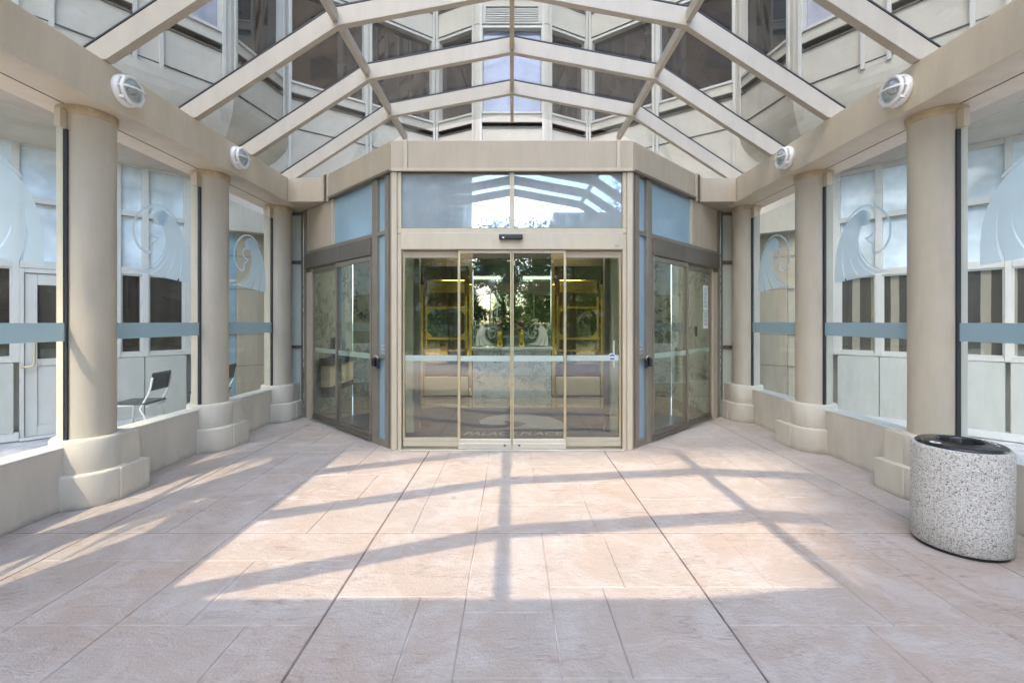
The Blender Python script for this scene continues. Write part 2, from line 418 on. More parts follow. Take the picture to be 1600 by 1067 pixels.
SD = {1: 'left', -1: 'right'}

# ------------------------------------------------------------------ ground
g = MB(); g.box(-300, 300, -300, 300, -0.3, -0.02); struct(g.build('ground', 'lawn'))
g = MB(); g.box(-60, 60, -26, -17, -0.02, -0.010); struct(g.build('road', 'asphalt'))
g = MB(); g.box(-16, 16, -14.5, -2.2, -0.02, -0.012); struct(g.build('driveway', 'concrete'))  # unseen drive, made pale to bounce sunlight under the canopy
g = MB(); g.box(-14, 14, -2.2, 14, -0.02, -0.012); struct(g.build('outer_pavement', 'outer'))
def forecourt():
    me = bpy.data.meshes.new('forecourt_pavement')
    V = []; F = []; tone = []; mats = []
    X = [-3.62, -2.97, -0.96, 1.07, 3.02, 3.62]; Y = [-2.72, -0.72, 1.28, 3.28, 5.30, 7.32]
    rnd = random.Random(5)
    def split(x0, x1, y0, y1, d):
        w_, h_ = x1-x0, y1-y0
        if d > 5 or (w_*h_ < 0.62 and rnd.random() < 0.75) or w_*h_ < 0.3: return [(x0, x1, y0, y1)]
        if w_ > h_*1.15 or (rnd.random() < .4 and w_ > .6):
            c = x0+w_*rnd.choice((.35, .5, .65)); return split(x0, c, y0, y1, d+1)+split(c, x1, y0, y1, d+1)
        c = y0+h_*rnd.choice((.33, .5, .62)); return split(x0, x1, y0, c, d+1)+split(x0, x1, c, y1, d+1)
    def slab(x0, x1, y0, y1, ga, gb, gc, gd):
        t = rnd.random()
        k = len(V); bv = 0.0045
        a, b, c, d = x0+ga, x1-gb, y0+gc, y1-gd
        V.extend([(a, c, -0.0055), (b, c, -0.0055), (b, d, -0.0055), (a, d, -0.0055),
                  (a+bv, c+bv, 0), (b-bv, c+bv, 0), (b-bv, d-bv, 0), (a+bv, d-bv, 0)])
        for f in ((4, 5, 6, 7), (0, 1, 5, 4), (1, 2, 6, 5), (2, 3, 7, 6), (3, 0, 4, 7)):
            F.append([k+i for i in f]); tone.append(t); mats.append(0)
    for i in range(len(X)-1):
        for j in range(len(Y)-1):
            x0, x1, y0, y1 = X[i], X[i+1], Y[j], Y[j+1]
            for (a, b, c, d) in split(x0, x1, y0, y1, 0):
                G = 0.0019; H = 0.004
                slab(a, b, c, d, H if a == x0 else G, H if b == x1 else G, H if c == y0 else G, H if d == y1 else G)
    k = len(V); V.extend([(-3.62, -2.72, -0.0055), (3.62, -2.72, -0.0055), (3.62, 7.32, -0.0055), (-3.62, 7.32, -0.0055)])
    F.append([k, k+1, k+2, k+3]); tone.append(.5); mats.append(1)
    def strip(x0, x1, y0, y1):
        k = len(V); V.extend([(x0, y0, -0.0035), (x1, y0, -0.0035), (x1, y1, -0.0035), (x0, y1, -0.0035)])
        F.append([k, k+1, k+2, k+3]); tone.append(.5); mats.append(2)
    for x in X[1:-1]: strip(x-0.0065, x+0.0065, -2.72, 7.32)
    for y in Y[1:-1]: strip(-3.62, 3.62, y-0.0055, y+0.0055)
    # joints a few mm deep sit on the base sheet
    me.from_pydata(V, [], F); me.update()
    at = me.attributes.new('tone', 'FLOAT', 'FACE'); at.data.foreach_set('value', tone)
    for m_ in ('paving', 'groove', 'joint'): me.materials.append(M[m_])
    me.polygons.foreach_set('material_index', mats)
    o = bpy.data.objects.new('forecourt_pavement', me); C.objects.link(o); struct(o)
forecourt()

# ------------------------------------------------------------------ canopy
RY = [6.87, 5.82, 4.765, 3.71, 2.655, 1.60, 0.545, -0.51, -1.565]
can = thing('glazed_canopy', 'beige vaulted canopy of faceted metal ribs and clear glass roof panes over the walkway', 'canopy', (0, 2.6, 3.26))
BX0, BX1, BZ0, BZ1 = 3.29, 3.86, 3.255, 3.61
for s in (1, -1):
    b = MB(side(s)); b.box(BX0, BX1, -2.0, 7.9, BZ0, BZ1)
    bo = b.build('side_beam', 'beam', can, 0.006)
    # soffit joint: thin dark strip along the underside
    b = MB(side(s)); b.box(3.60, 3.608, -1.9, 7.8, BZ0-0.004, BZ0+0.01); b.build('soffit_joint', 'dark_frame', bo)
    b = MB(side(s)); b.box(2.76, BX0-0.003, 6.75, 7.60, BZ0+.003, BZ1-.003); b.build('return_beam', 'beige', can, 0.006)
b = MB(); b.box(-BX0+.003, BX0-.003, -1.95, -0.42, BZ0+.003, BZ1-.003); b.build('portal_shade_beam', 'beige', can, 0.006)  # unseen beam, placed and sized to shade the nearest paving
def rib_poly():
    up = [(-3.60, 3.60), (-1.86, 4.745), (0, 5.10), (1.86, 4.745), (3.60, 3.60)]
    lo = [(3.27, 3.612), (1.80, 4.565), (0, 4.905), (-1.80, 4.565), (-3.27, 3.612)]
    return up+lo
for y in RY:
    b = MB(); b.prism(rib_poly(), y, y+0.075, 'y'); b.build('rib', 'rib', can, 0.004)
def purlin(x, z0, z1, y0, y1, nx=0, wd=0.05):
    return MB().box(x-wd/2, x+wd/2, y0, y1, z0, z1)
ys = [7.95]+RY
for (x, zt, zb) in ((0, 5.08, 4.93), (-1.83, 4.72, 4.60), (1.83, 4.72, 4.60)):
    for i in range(len(RY)):
        a = RY[i]+0.077; b_ = ys[i]-0.002
        purlin(x, zb, zt, a, b_, wd=0.055).build('purlin', 'rib' if x else 'beige', can, 0.003)
# roof panes
fac = [(-3.62, 3.61), (-1.86, 4.765), (0, 5.12), (1.86, 4.765), (3.62, 3.61)]
yy = sorted(RY+[7.95])
for i in range(len(yy)-1):
    for k in range(4):
        (xa, za), (xb, zb) = fac[k], fac[k+1]
        dx, dz = xb-xa, zb-za; l = math.hypot(dx, dz); nx, nz = -dz/l*0.012, dx/l*0.012
        e = 0.01
        A = (xa+dx/l*e, za+dz/l*e); B_ = (xb-dx/l*e, zb-dz/l*e)
        poly = [A, B_, (B_[0]+nx, B_[1]+nz), (A[0]+nx, A[1]+nz)]
        y0, y1 = yy[i]+(0.0425), yy[i+1]+0.0325
        MB().prism(poly, y0, y1, 'y').build('roof_pane', 'roof_glass', can)
# dark glazing gasket riding on each rib
for y in RY:
    up = [(-3.60, 3.603), (-1.86, 4.748), (0, 5.103), (1.86, 4.748), (3.60, 3.603)]
    poly = up+[(x, z+0.016) for x, z in reversed(up)]
    MB().prism(poly, y-0.004, y+0.028, 'y').build('gasket', 'gasket', can)

# ------------------------------------------------------------------ columns, low walls, glass screens
CY = [7.09, 5.50, 3.91, 2.32, 0.73]
ordn = ['beside the entrance doors, farthest', 'second from the entrance doors', 'in front of the camera, nearest', 'just outside the picture, fourth', 'beside the camera, fifth']
def column(s, y, k):
    X = 3.6
    t = thing('column', 'round beige column with rust ringed top, %s on the %s side' % (ordn[k], SD[s]), 'column', (-s*X, y, 0), 'columns carrying the canopy beams')
    T = side(s)
    MB(T).lathe([(0.19, 0.53), (0.19, 3.19)], X, y, 0, 56, cap=False).build('shaft', 'column', t)
    MB(T).lathe([(0.19, 3.185), (0.199, 3.19), (0.203, 3.225), (0.203, 3.253)], X, y, 0, 56, cap=False).build('cap_ring', 'rust', t, label='rust stained cap ring')
    p = MB(T)
    p.lathe([(0.238, 0.265), (0.238, 0.525), (0.228, 0.545), (0.18, 0.552)], X, y, 0, 56)
    p.box(3.37, 3.578, y, y+0.262, 0.265, 0.535)
    p.box(3.40, 3.578, y+0.0, y+0.24, 0.535, 0.545)
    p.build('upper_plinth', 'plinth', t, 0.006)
    p = MB(T)
    p.lathe([(0.275, 0.0), (0.275, 0.262), (0.262, 0.275), (0.236, 0.277)], X, y, 0, 56)
    p.box(3.315, 3.578, y, y+0.31, 0.0, 0.267)
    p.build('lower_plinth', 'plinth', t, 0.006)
    return t
for s in (1, -1):
    for k, y in enumerate(CY): column(s, y, k)

def emblem(T, u0, z0, W, H, far_sign):
    """frosted wave crest in local coords: built in (along, height); local x along wall; u=0 at the far side."""
    mb = MB(T)
    Y0, Y1 = 0.0065, 0.0085
    def P(u, v): return (u0+far_sign*u*W, z0+v*H)
    def ribbon(L, Rr):
        n = len(L); vs = []
        for yv in (Y0, Y1):
            for i in range(n):
                for q in (L[i], Rr[i]):
                    x, z = P(*q); vs.append((x, yv, z))
        fs = []
        for i in range(n-1):
            a = 2*i
            fs.append((a, a+1, a+3, a+2)); o = 2*n
            fs.append((o+a, o+a+2, o+a+3, o+a+1))
            fs.append((a, a+2, o+a+2, o+a)); fs.append((a+1, o+a+1, o+a+3, a+3))
        fs.append((0, 2*n, 2*n+1, 1)); fs.append((2*n-2, 2*n-1, 4*n-1, 4*n-2))
        mb.add(vs, fs)
    def spline(pts, n=28):
        out = []
        m = len(pts)-1
        for i in range(n+1):
            t = i/n*m; k = min(int(t), m-1); f = t-k
            p0 = pts[max(k-1, 0)]; p1 = pts[k]; p2 = pts[k+1]; p3 = pts[min(k+2, m)]
            out.append(tuple(0.5*((2*p1[j])+(-p0[j]+p2[j])*f+(2*p0[j]-5*p1[j]+4*p2[j]-p3[j])*f*f+(-p0[j]+3*p1[j]-3*p2[j]+p3[j])*f**3) for j in (0, 1)))
        return out
    A = spline([(0, 0), (0.0, .24), (.04, .48), (.13, .70), (.30, .88), (.50, .96)])
    B_ = spline([(1, .07), (.76, .12), (.57, .25), (.47, .45), (.50, .68), (.64, .86)])
    for i in range(len(B_)): pass
    cuts = [(0, .20), (.235, .46), (.495, .74), (.775, .93)]
    slit = 8
    for (a, b) in cuts:
        L = []; Q = []
        for i in range(len(A)):
            f = max(0, (i-slit)/6.0) if i > slit else 0
            f = min(1, f)
            lo = a; hi = b + f*0.035
            lerp = lambda t: (A[i][0]+(B_[i][0]-A[i][0])*t, A[i][1]+(B_[i][1]-A[i][1])*t)
            L.append(lerp(lo)); Q.append(lerp(min(hi, .97)))
        ribbon(L, Q)
    def stroke(pts, wd):
        pp = spline(pts, 36); L = []; Q = []
        for i, p in enumerate(pp):
            a = pp[max(i-1, 0)]; b = pp[min(i+1, len(pp)-1)]
            dx, dy = b[0]-a[0], b[1]-a[1]; l = math.hypot(dx, dy) or 1
            w_ = wd*(0.6+0.4*math.sin(math.pi*i/len(pp)))
            L.append((p[0]-dy/l*w_, p[1]+dx/l*w_)); Q.append((p[0]+dy/l*w_, p[1]-dx/l*w_))
        ribbon(L, Q)
    stroke([(.20, .84), (.38, .96), (.58, 1.0), (.80, .92), (.95, .76), (.99, .58), (.93, .42), (.80, .34), (.70, .37), (.70, .46), (.63, .51), (.58, .56)], 0.018)
    stroke([(.56, .74), (.66, .75), (.73, .70), (.74, .63), (.66, .57), (.57, .56)], 0.014)
    stroke([(1.02, .055), (.82, .11), (.62, .23), (.50, .38), (.46, .52)], 0.010)
    # crest head
    h = spline([(.50, .96), (.60, .93), (.67, .86), (.66, .78), (.57, .745)], 12)
    c = spline([(.40, .90), (.42, .86), (.45, .82), (.48, .78), (.50, .74)], 12)
    ribbon(c, h)
    return mb
bayname = ['nearest the entrance', 'middle one', 'nearest the camera', 'outside the picture']
for s in (1, -1):
    T0 = side(s)
    for k in range(len(CY)-1):
        yf, yn = CY[k], CY[k+1]
        # low wall
        lw = thing('low_wall', 'low stucco wall under the glass screen on the %s, %s' % (SD[s], bayname[k]), 'low wall', (-s*3.66, (yf+yn)/2, 0), 'low walls between the columns')
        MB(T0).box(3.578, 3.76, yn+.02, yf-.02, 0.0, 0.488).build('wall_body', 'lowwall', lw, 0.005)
        MB(T0).box(3.575, 3.765, yn+.02, yf-.02, 0.488, 0.500).build('coping', 'sill', lw, 0.003)
        gp = thing('glass_screen', 'glass screen with blue band and wave emblem on the %s, %s' % (SD[s], bayname[k]), 'glass screen', (-s*3.6, (yf+yn)/2, 0.5), 'glass screens between the columns')
        MB(T0).box(3.595, 3.605, yn+.185, yf-.205, 0.502, 3.05).build('glass', 'clear', gp)
        MB(T0).box(3.589, 3.592, yn+.2, yf-.215, 1.345, 1.492).build('safety_band', 'band', gp)
        MB(T0).box(3.580, 3.612, yf-.205, yf-.186, 0.503, 3.05).build('gasket', 'gasket', gp)
        MB(T0).box(3.590, 3.610, yn+.179, yn+.184, 0.503, 3.05).build('gasket', 'gasket', gp)
        MB(T0).box(3.59, 3.64, yf-.25, yf-.192, 3.055, 3.20).build('head_clip', 'beige_light', gp, 0.003)
        # emblem: local x = world y, local y = -> towards walkway
        Tm = Matrix(((0, 1, 0, -3.6), (1, 0, 0, 0), (0, 0, 1, 0), (0, 0, 0, 1))) if s > 0 else Matrix(((0, -1, 0, 3.6), (1, 0, 0, 0), (0, 0, 1, 0), (0, 0, 0, 1)))
        emblem(Tm, yn+1.215, 1.93, 0.76, 0.75, -1).build('etched_emblem', 'etch', gp)

# ------------------------------------------------------------------ bulkhead lights
for s in (1, -1):
    for k, y in enumerate((3.90, 5.49)):
        T = side(s)
        zc = 3.45
        t = thing('bulkhead_light', 'round white caged bulkhead light on the %s beam, %s' % (SD[s], ['the nearer one', 'the farther one'][k]), 'light', (-s*BX0, y, zc), 'bulkhead lights on the beams')
        MB(T).lathe([(0.128, 0), (0.132, -0.02), (0.128, -0.042), (0.112, -0.052)], BX0, y, zc, 40, axis='x').build('base', 'white', t)
        MB(T).lathe([(0.092, -0.050), (0.090, -0.075), (0.075, -0.105), (0.045, -0.125), (0.01, -0.132)], BX0, y, zc, 36, axis='x').build('lens', 'lens', t)
        ring = [(BX0-0.082, y+0.108*math.cos(a), zc+0.108*math.sin(a)) for a in [i*2*math.pi/36 for i in range(36)]]
        MB(T).tube(ring, 0.016, 8, True).build('guard_ring', 'white', t)
        bar = MB(T)
        bar.tube([(BX0-0.05, y-0.12, zc), (BX0-0.10, y-0.105, zc), (BX0-0.15, y-0.05, zc), (BX0-0.155, y, zc), (BX0-0.15, y+0.05, zc), (BX0-0.10, y+0.105, zc), (BX0-0.05, y+0.12, zc)], 0.008)
        for q in (45, 135, 225, 315):
            a = R(q); bar.box(BX0-0.085, BX0-0.04, y+.118*math.cos(a)-.012, y+.118*math.cos(a)+.012, zc+.118*math.sin(a)-.012, zc+.118*math.sin(a)+.012)
        bar.build('guard_bar', 'white', t, 0.003)
        MB(T).lathe([(0.004, -0.06), (0.032, -0.062), (0.036, -0.08), (0.02, -0.11), (0.004, -0.115)], BX0, y, zc, 20, axis='x').build('bulb', 'offwhite', t)

# ------------------------------------------------------------------ entrance vestibule
FY = 5.43; CXF = 1.41
ent = thing('entrance_vestibule', 'beige metal and glass entrance bay with angled sides and sliding doors under the canopy', 'entrance', (0, FY, 0))
FT, FB = 3.62, 3.27
# fascia (three faces, one roof)
def strip_frame(s): return frame(-CXF, FY, -1, 1, s, 0, True)
MB().box(-CXF-.012, CXF+.012, FY-.035, FY+.10, FB, FT).build('fascia', 'beige', ent, 0.004)
for x in (-1.245, 1.245):
    MB().box(x-.022, x+.022, FY-.055, FY-.036, FB+.002, FT+.004).build('fascia_trim', 'beige_light', ent, 0.003)
MB().box(-CXF+.0, CXF-.0, FY-.062, FY-.036, FB-.012, FB+.022).build('fascia_drip', 'beige_light', ent, 0.003)
for s in (1, -1):
    T = strip_frame(s)
    MB(T).box(0.006, 2.66, -.10, .030, FB+.003, FT-.003).build('fascia', 'beige', ent, 0.004)
    MB(T).box(0.02, 1.80, .031, .050, FB-.018, FB+.016).build('fascia_drip', 'dark_frame', ent, 0.002)
    for u in (1.70, 1.79):
        MB(T).box(u-.018, u+.018, .032, .052, FB-.05, FT+.004).build('fascia_trim', 'dark_frame' if u > 1.75 else 'beige_light', ent, 0.002)
# roof of the vestibule
roof = MB(); roof.prism([(-CXF+.02, FY+.1), (CXF-.02, FY+.1), (3.2, 7.3), (3.2, 9.2), (-3.2, 9.2), (-3.2, 7.3)], 3.50, 3.56); roof.build('roof', 'beige', ent)
# central front
for s in (1, -1):
    T = side(s)
    MB(T).box(1.350, CXF+.004, FY-.03, FY+.07, 0, FB-.012).build('post', 'beige_light', ent, 0.004)
    MB(T).box(1.300, 1.346, FY-.018, FY+.07, 0, 2.535).build('post', 'beige_light', ent, 0.004)
    MB(T).box(1.300, 1.347, FY-.018, FY+.07, 2.60, FB-.012).build('post', 'beige_light', ent, 0.004)
    MB(T).box(1.395, 1.44, FY+.0, FY+.05, 0.0, FB-.02).build('corner_trim', 'mid_frame', ent, 0.003)
    MB(T).box(0.028, 1.298, FY+.02, FY+.032, 2.612, 3.238).build('transom_glass', 'transom_glass', ent)
    pieces('transom_bead', 'mid_frame', ent, T, [(0.0285, 1.298, FY+.015, FY+.05, 3.238, 3.257), (.0285, 1.298, FY+.015, FY+.05, 2.598, 2.612)])
MB().box(-.028, .028, FY-.018, FY+.07, 2.60, FB-.012).build('mullion', 'beige_light', ent, 0.003)
MB().box(-1.345, 1.345, FY-.022, FY+.075, 2.540, 2.597).build('transom_rail', 'beige_light', ent, 0.003)
MB().box(-1.296, 1.296, FY-.065, FY+.10, 2.345, 2.538).build('door_header', 'beige_light', ent, 0.006)
MB().box(-1.296, 1.296, FY-.08, FY+.14, 0.001, 0.014).build('threshold', 'alu', ent, 0.002)
sn = MB(); sn.box(-.15, .125, FY-.125, FY-.067, 2.452, 2.512); sensor = sn.build('motion_sensor', 'black', ent, 0.012)
MB().box(-.112, -.09, FY-.128, FY-.1255, 2.462, 2.478).build('sensor_eye', 'steel', sensor)
# small blue stickers on the header
for x in (1.21, 1.235):
    MB().box(x-.007, x+.007, FY-.068, FY-.0655, 2.378, 2.392).build('header_sticker', 'blue_print', ent)
def door_leaf(T, u0, u1, v, kind, stile_l=0.012, stile_r=0.012, ztop=2.335, rail='alu', frame_mat='gold_alu', bot=0.11, toprail=.045, nm='sliding_door', zb=0.02):
    d = MB(T); d.box(u0+stile_l, u1-stile_r, v-.006, v+.006, zb+bot, ztop-toprail)
    # the glass leaf is the parent part; its rails are sub-parts
    leaf = d.build(nm, 'door_glass', ent)
    MB(T).box(u0, u1, v-.022, v+.022, zb, zb+bot*.58).build('bottom_rail', rail, leaf, 0.004)
    MB(T).box(u0, u1, v-.016, v+.016, zb+bot*.6, zb+bot).build('bottom_rail', rail, leaf, 0.004)
    MB(T).box(u0, u1, v-.018, v+.018, ztop-toprail, ztop).build('top_rail', 'beige_light' if frame_mat == 'gold_alu' else frame_mat, leaf, 0.003)
    if stile_l: MB(T).box(u0, u0+stile_l, v-.018, v+.018, zb+bot, ztop-toprail).build('stile', frame_mat, leaf, 0.002)
    if stile_r: MB(T).box(u1-stile_r, u1, v-.018, v+.018, zb+bot, ztop-toprail).build('stile', frame_mat, leaf, 0.002)
    MB(T).box(u0+stile_l+.004, u1-stile_r-.004, v-.0095, v-.007, 1.038, 1.104).build('safety_band', 'band_door', leaf)
    return leaf
I4 = Matrix.Identity(4)
for s in (1, -1):
    T = side(s)
    # fixed side leaf (behind), sliding centre leaf (in front)
    door_leaf(T, 0.622, 1.292, FY+.045, 'fixed', 0.022, 0.02, 2.335, 'beige_light', 'gold_alu', 0.10, .075, 'fixed_door_panel', .03)
    lf = door_leaf(T, 0.004, 0.632, FY-.010, 'slide', 0.016, 0.024, 2.34, 'alu', 'gold_alu', 0.105, .035)
    MB(T).lathe([(0.014, -.036), (0.014, -.02)], 0.085, FY, 0.055, 20, axis='y').build('lock', 'dark_frame', lf)
    # interior jamb seen through the side panel
    MB(T).box(1.335, 1.425, 6.20, 6.32, 0.004, 2.60).build('inner_jamb', 'jamb_green', ent, 0.004)
    MB(T).box(1.265, 1.334, 6.28, 6.40, 0.004, 2.60).build('inner_frame', 'dark_frame', ent, 0.004)
# angled sides
for s in (1, -1):
    T = strip_frame(s)
    pieces('side_post', 'mid_frame', ent, T, [(0.06, 0.145, -.06, .02, 0, FB-.02), (0.33, 0.455, -.06, .02, 0, FB-.02), (2.555, 2.66, -.06, .02, 0, FB-.02)], .004)
    MB(T).box(2.395, 2.553, -.05, .012, 0.0, 2.27).build('side_jamb', 'beige', ent, 0.004)
    pieces('side_rail', 'mid_frame', ent, T, [(0.1455, 0.3295, -.055, .012, z0, z1) for z0, z1 in ((0, .08), (1.055, 1.105), (2.548, 2.60))]+[(0.4555, 2.5545, -.055, .012, 2.548, 2.60)], .003)
    pieces('sidelight_glass', 'frost_blue', ent, T, [(.1455, .3295, -.03, -.018, z0, z1) for z0, z1 in ((.081, 1.054), (1.106, 2.547), (2.601, FB-.022))])
    MB(T).box(.4555, 1.60, -.03, -.018, 2.601, FB-.022).build('transom_glass', 'frost_blue', ent, label='blue side transom glass')
    MB(T).box(1.601, 1.65, -.05, .012, 2.601, FB-.022).build('transom_mullion', 'beige_light', ent, 0.003)
    MB(T).box(1.651, 2.554, -.04, .004, 2.601, FB-.022).build('infill_panel', 'beige', ent, 0.003)
    MB(T).box(.4565, 1.30, -.10, .045, 2.33, 2.546).build('side_door_header', 'dark_frame', ent, 0.004)
    MB(T).box(1.303, 2.5535, -.10, .045, 2.33, 2.546).build('side_door_header', 'dark_frame', ent, 0.004)
    MB(T).box(.4565, 2.394, -.09, .05, 0.001, 0.013).build('threshold', 'alu', ent, 0.002)
    door_leaf(T, 0.46, 1.475, 0.012, 's', 0.03, 0.035, 2.322, 'dark_frame', 'mid_frame', .085, .06, 'sliding_door')
    door_leaf(T, 1.455, 2.39, -0.035, 's', 0.035, 0.03, 2.30, 'dark_frame', 'mid_frame', .085, .06, 'sliding_door')
    # sticker and lock box beside the angled doors
    st = thing('warning_sticker', 'small black and white warning sticker on the blue sidelight at the %s' % SD[s], 'sticker', tuple(T @ Vector((.237, 0, 1.13))), 'warning stickers on the sidelights')
    MB(T).box(.185, .29, -.0175, -.015, 1.125, 1.215).build('backing', 'paper', st)
    q = MB(T)
    q.box(.192, .283, -.0148, -.0135, 1.178, 1.209); q.box(.192, .283, -.0148, -.0135, 1.131, 1.168)
    q.build('print', 'ink', st)
    q = MB(T)
    for i, z in enumerate((1.188, 1.198, 1.140, 1.150, 1.160)): q.box(.200+.004*(i % 2), .276-.006*(i % 3), -.0133, -.0125, z, z+.004)
    q.build('print_line', 'paper', st)
    lk = thing('door_lock_box', 'black lock box clipped to the frame of the %s angled door' % SD[s], 'lock', tuple(T @ Vector((.36, .02, .95))), 'lock boxes on the side doors')
    MB(T).box(.315, .375, .021, .070, .955, 1.060).build('lock_body', 'black', lk, 0.010)
    MB(T).box(.268, .306, .014, .045, .935, 1.045).build('lock_cover', 'gasket', lk, 0.010)
    MB(T).tube([(.345, .045, 1.055), (.345, .05, 1.085), (.31, .045, 1.09), (.287, .035, 1.07), (.287, .03, 1.04)], .007).build('shackle', 'steel', lk)
    # screws / hinge bolts on jamb
    q = MB(T)
    for z in (.55, .75, 1.45, 2.25): q.lathe([(0.008, .012), (0.008, .018)], 2.43, 0, z, 12, axis='y')
    q.build('jamb_bolt', 'dark_frame', ent)
    # glazed return between the angled side and the last column
    T2 = frame(-3.29, 7.33, -1, 0, s, 0, True)
    pieces('return_post', 'dark_frame', ent, T2, [(0.0, .05, -.03, .03, 0, 3.25), (.44, .48, -.03, .03, 0, 3.25)], .003)
    pieces('return_rail', 'dark_frame', ent, T2, [(.0505, .4395, -.03, .028, z, z+.05) for z in (0.0, 1.08, 2.42, 3.19)], .003)
    pieces('return_glass', 'frost_cream', ent, T2, [(.0505, .4395, -.012, 0, a_, b_) for a_, b_ in ((.052, 1.079), (1.131, 2.419), (2.471, 3.189))])
# round blue sticker and bright pull plate on right fixed panel
st = tag(MB().lathe([(0.045, FY+.028), (0.045, FY+.031)], 1.185, 0, 1.085, 28, axis='y').build('round_sticker', 'paper'), 'round blue and white sticker at the right end of the centre door band', 'sticker')
MB().lathe([(0.034, FY+.0255), (0.034, FY+.0275)], 1.185, 0, 1.085, 28, axis='y').build('sticker_print', 'blue_print', st)
MB().box(1.15, 1.22, FY+.0235, FY+.0252, 1.075, 1.092).build('sticker_line', 'paper', st)
MB().box(1.197, 1.217, FY+.026, FY+.034, .96, 1.28).build('door_pull_plate', 'alu', ent, .002)
# notice on right angled door
T = strip_frame(-1)
nt_ = thing('paper_notice', 'two white printed notices taped inside the right angled door', 'notice', tuple(T @ Vector((2.2, 0, 1.5))))
for z0, z1 in ((1.40, 1.66), (1.67, 2.05)):
    MB(T).box(2.10, 2.27, -.0265, -.0245, z0, z1).build('sheet', 'paper', nt_)
    q = MB(T); z = z1-.03
    while z > z0+.03:
        q.box(2.115, 2.255-.03*random.random(), -.0243, -.0238, z, z+.006); z -= .02
    q.build('print_line', 'mat_light', nt_)

# ------------------------------------------------------------------ lobby
WY = 9.30
fl = MB(); fl.prism([(-CXF+.05, FY+.12), (CXF-.05, FY+.12), (3.2, 7.25), (3.2, WY), (-3.2, WY), (-3.2, 7.25)], -.010, 0.002)
struct(fl.build('lobby_floor', 'tile'))
lb = thing('lobby_walls', 'veined marble walls and pale ceiling of the lobby seen through the doors', 'lobby', (0, 7.5, 0))
for s in (1, -1):
    T = side(s)
    MB(T).box(3.22, 3.30, 7.28, WY, 0, 3.4).build('marble_wall', 'marble', lb)
    MB(T).box(3.16, 3.218, 7.30, WY-.3, .62, .70).build('marble_ledge', 'marble', lb, .004)
    MB(T).box(1.86, 3.21, WY, WY+.08, 0, 3.4).build('marble_wall', 'marble', lb)
    MB(T).box(1.87, 3.20, WY-.04, WY-.003, .50, .56).build('marble_ledge', 'marble', lb, .004)
    MB(T).box(0.79, 1.855, WY+.002, WY+.08, 0, 3.4).build('end_wall', 'dark_bronze', lb)
MB().box(-.785, .785, WY+.02, WY+.08, 0, 3.4).build('mirror_wall', 'dark_mirror', lb)
cl = MB(); cl.prism([(-CXF+.1, FY+.16), (CXF-.1, FY+.16), (3.15, 7.3), (3.15, WY), (-3.15, WY), (-3.15, 7.3)], 3.1, 3.15)
cl.build('lobby_ceiling', 'ceiling', lb)
for s in (1, -1):
    T = side(s)
    o = tag(MB(T).box(.40, 1.5, 8.45, 9.2, 3.06, 3.095).build('lobby_fill_panel', 'glow', None), 'added glowing panel brightening the lobby on the %s, hidden behind the door header' % SD[s], 'fill light', 'added lobby fill panels')  # glowing panels added to brighten the lobby, not known fittings
# brass framed mirror panels flanking the desk
for s in (1, -1):
    T = side(s)
    t = thing('brass_mirror', 'tall brass framed mirror panel with clipped corners, %s of the marble desk' % SD[s], 'mirror', (-s*1.3, WY, 0), 'brass mirrors in the lobby')
    y0 = WY-.03
    MB(T).box(.86, 1.80, y0, WY-.002, .02, 2.62).build('backing', 'bronze_mirror', t)
    f = MB(T)
    for x in (.80, 1.78): f.box(x, x+.06, y0-.05, y0+.02, .02, 2.25)
    for x in (.90, 1.70): f.box(x, x+.035, y0-.035, y0+.02, .95, 2.0)
    for z in (1.14, 1.76, .90): f.box(.936, 1.699, y0-.04, y0-.002, z, z+.05)
    f.build('brass_frame', 'brass', t, .006)
    c = MB(T)
    for (xa, sx) in ((.936, 1), (1.699, -1)):
        c.prism([(xa, 1.758), (xa+sx*.12, 1.758), (xa, 1.64)], y0-.03, y0-.004, 'y')
        c.prism([(xa, 1.192), (xa+sx*.12, 1.192), (xa, 1.31)], y0-.03, y0-.004, 'y')
    c.build('corner_plate', 'brass', t)
    MB(T).box(.94, 1.70, y0-.012, y0-.003, 1.20, 1.75).build('mirror_pane', 'dark_mirror' if s > 0 else 'bronze_mirror', t)
    MB(T).box(.95, 1.70, y0-.03, y0-.003, 2.08, 2.34).build('header_plate', 'brass', t, .03)
    MB(T).box(.88, 1.76, y0-.06, y0-.003, .03, .40).build('lower_panel', 'cream', t, .02)
    MB(T).box(.88, 1.76, y0-.04, y0-.003, .42, .66).build('middle_panel', 'wood', t, .01)
# marble desk
dk = thing('marble_desk', 'pale veined marble reception desk facing the centre doors', 'desk', (0, 9.1, 0))
MB().box(-.77, .77, 9.07, WY-.05, .002, .43).build('desk_base', 'marble_desk', dk, .003)
MB().box(-.77, .77, 9.075, WY-.05, .434, .93).build('desk_front', 'marble_desk', dk, .003)
MB().box(-.80, .80, 9.03, WY-.03, .934, 1.0).build('desk_top', 'marble_desk', dk, .012)
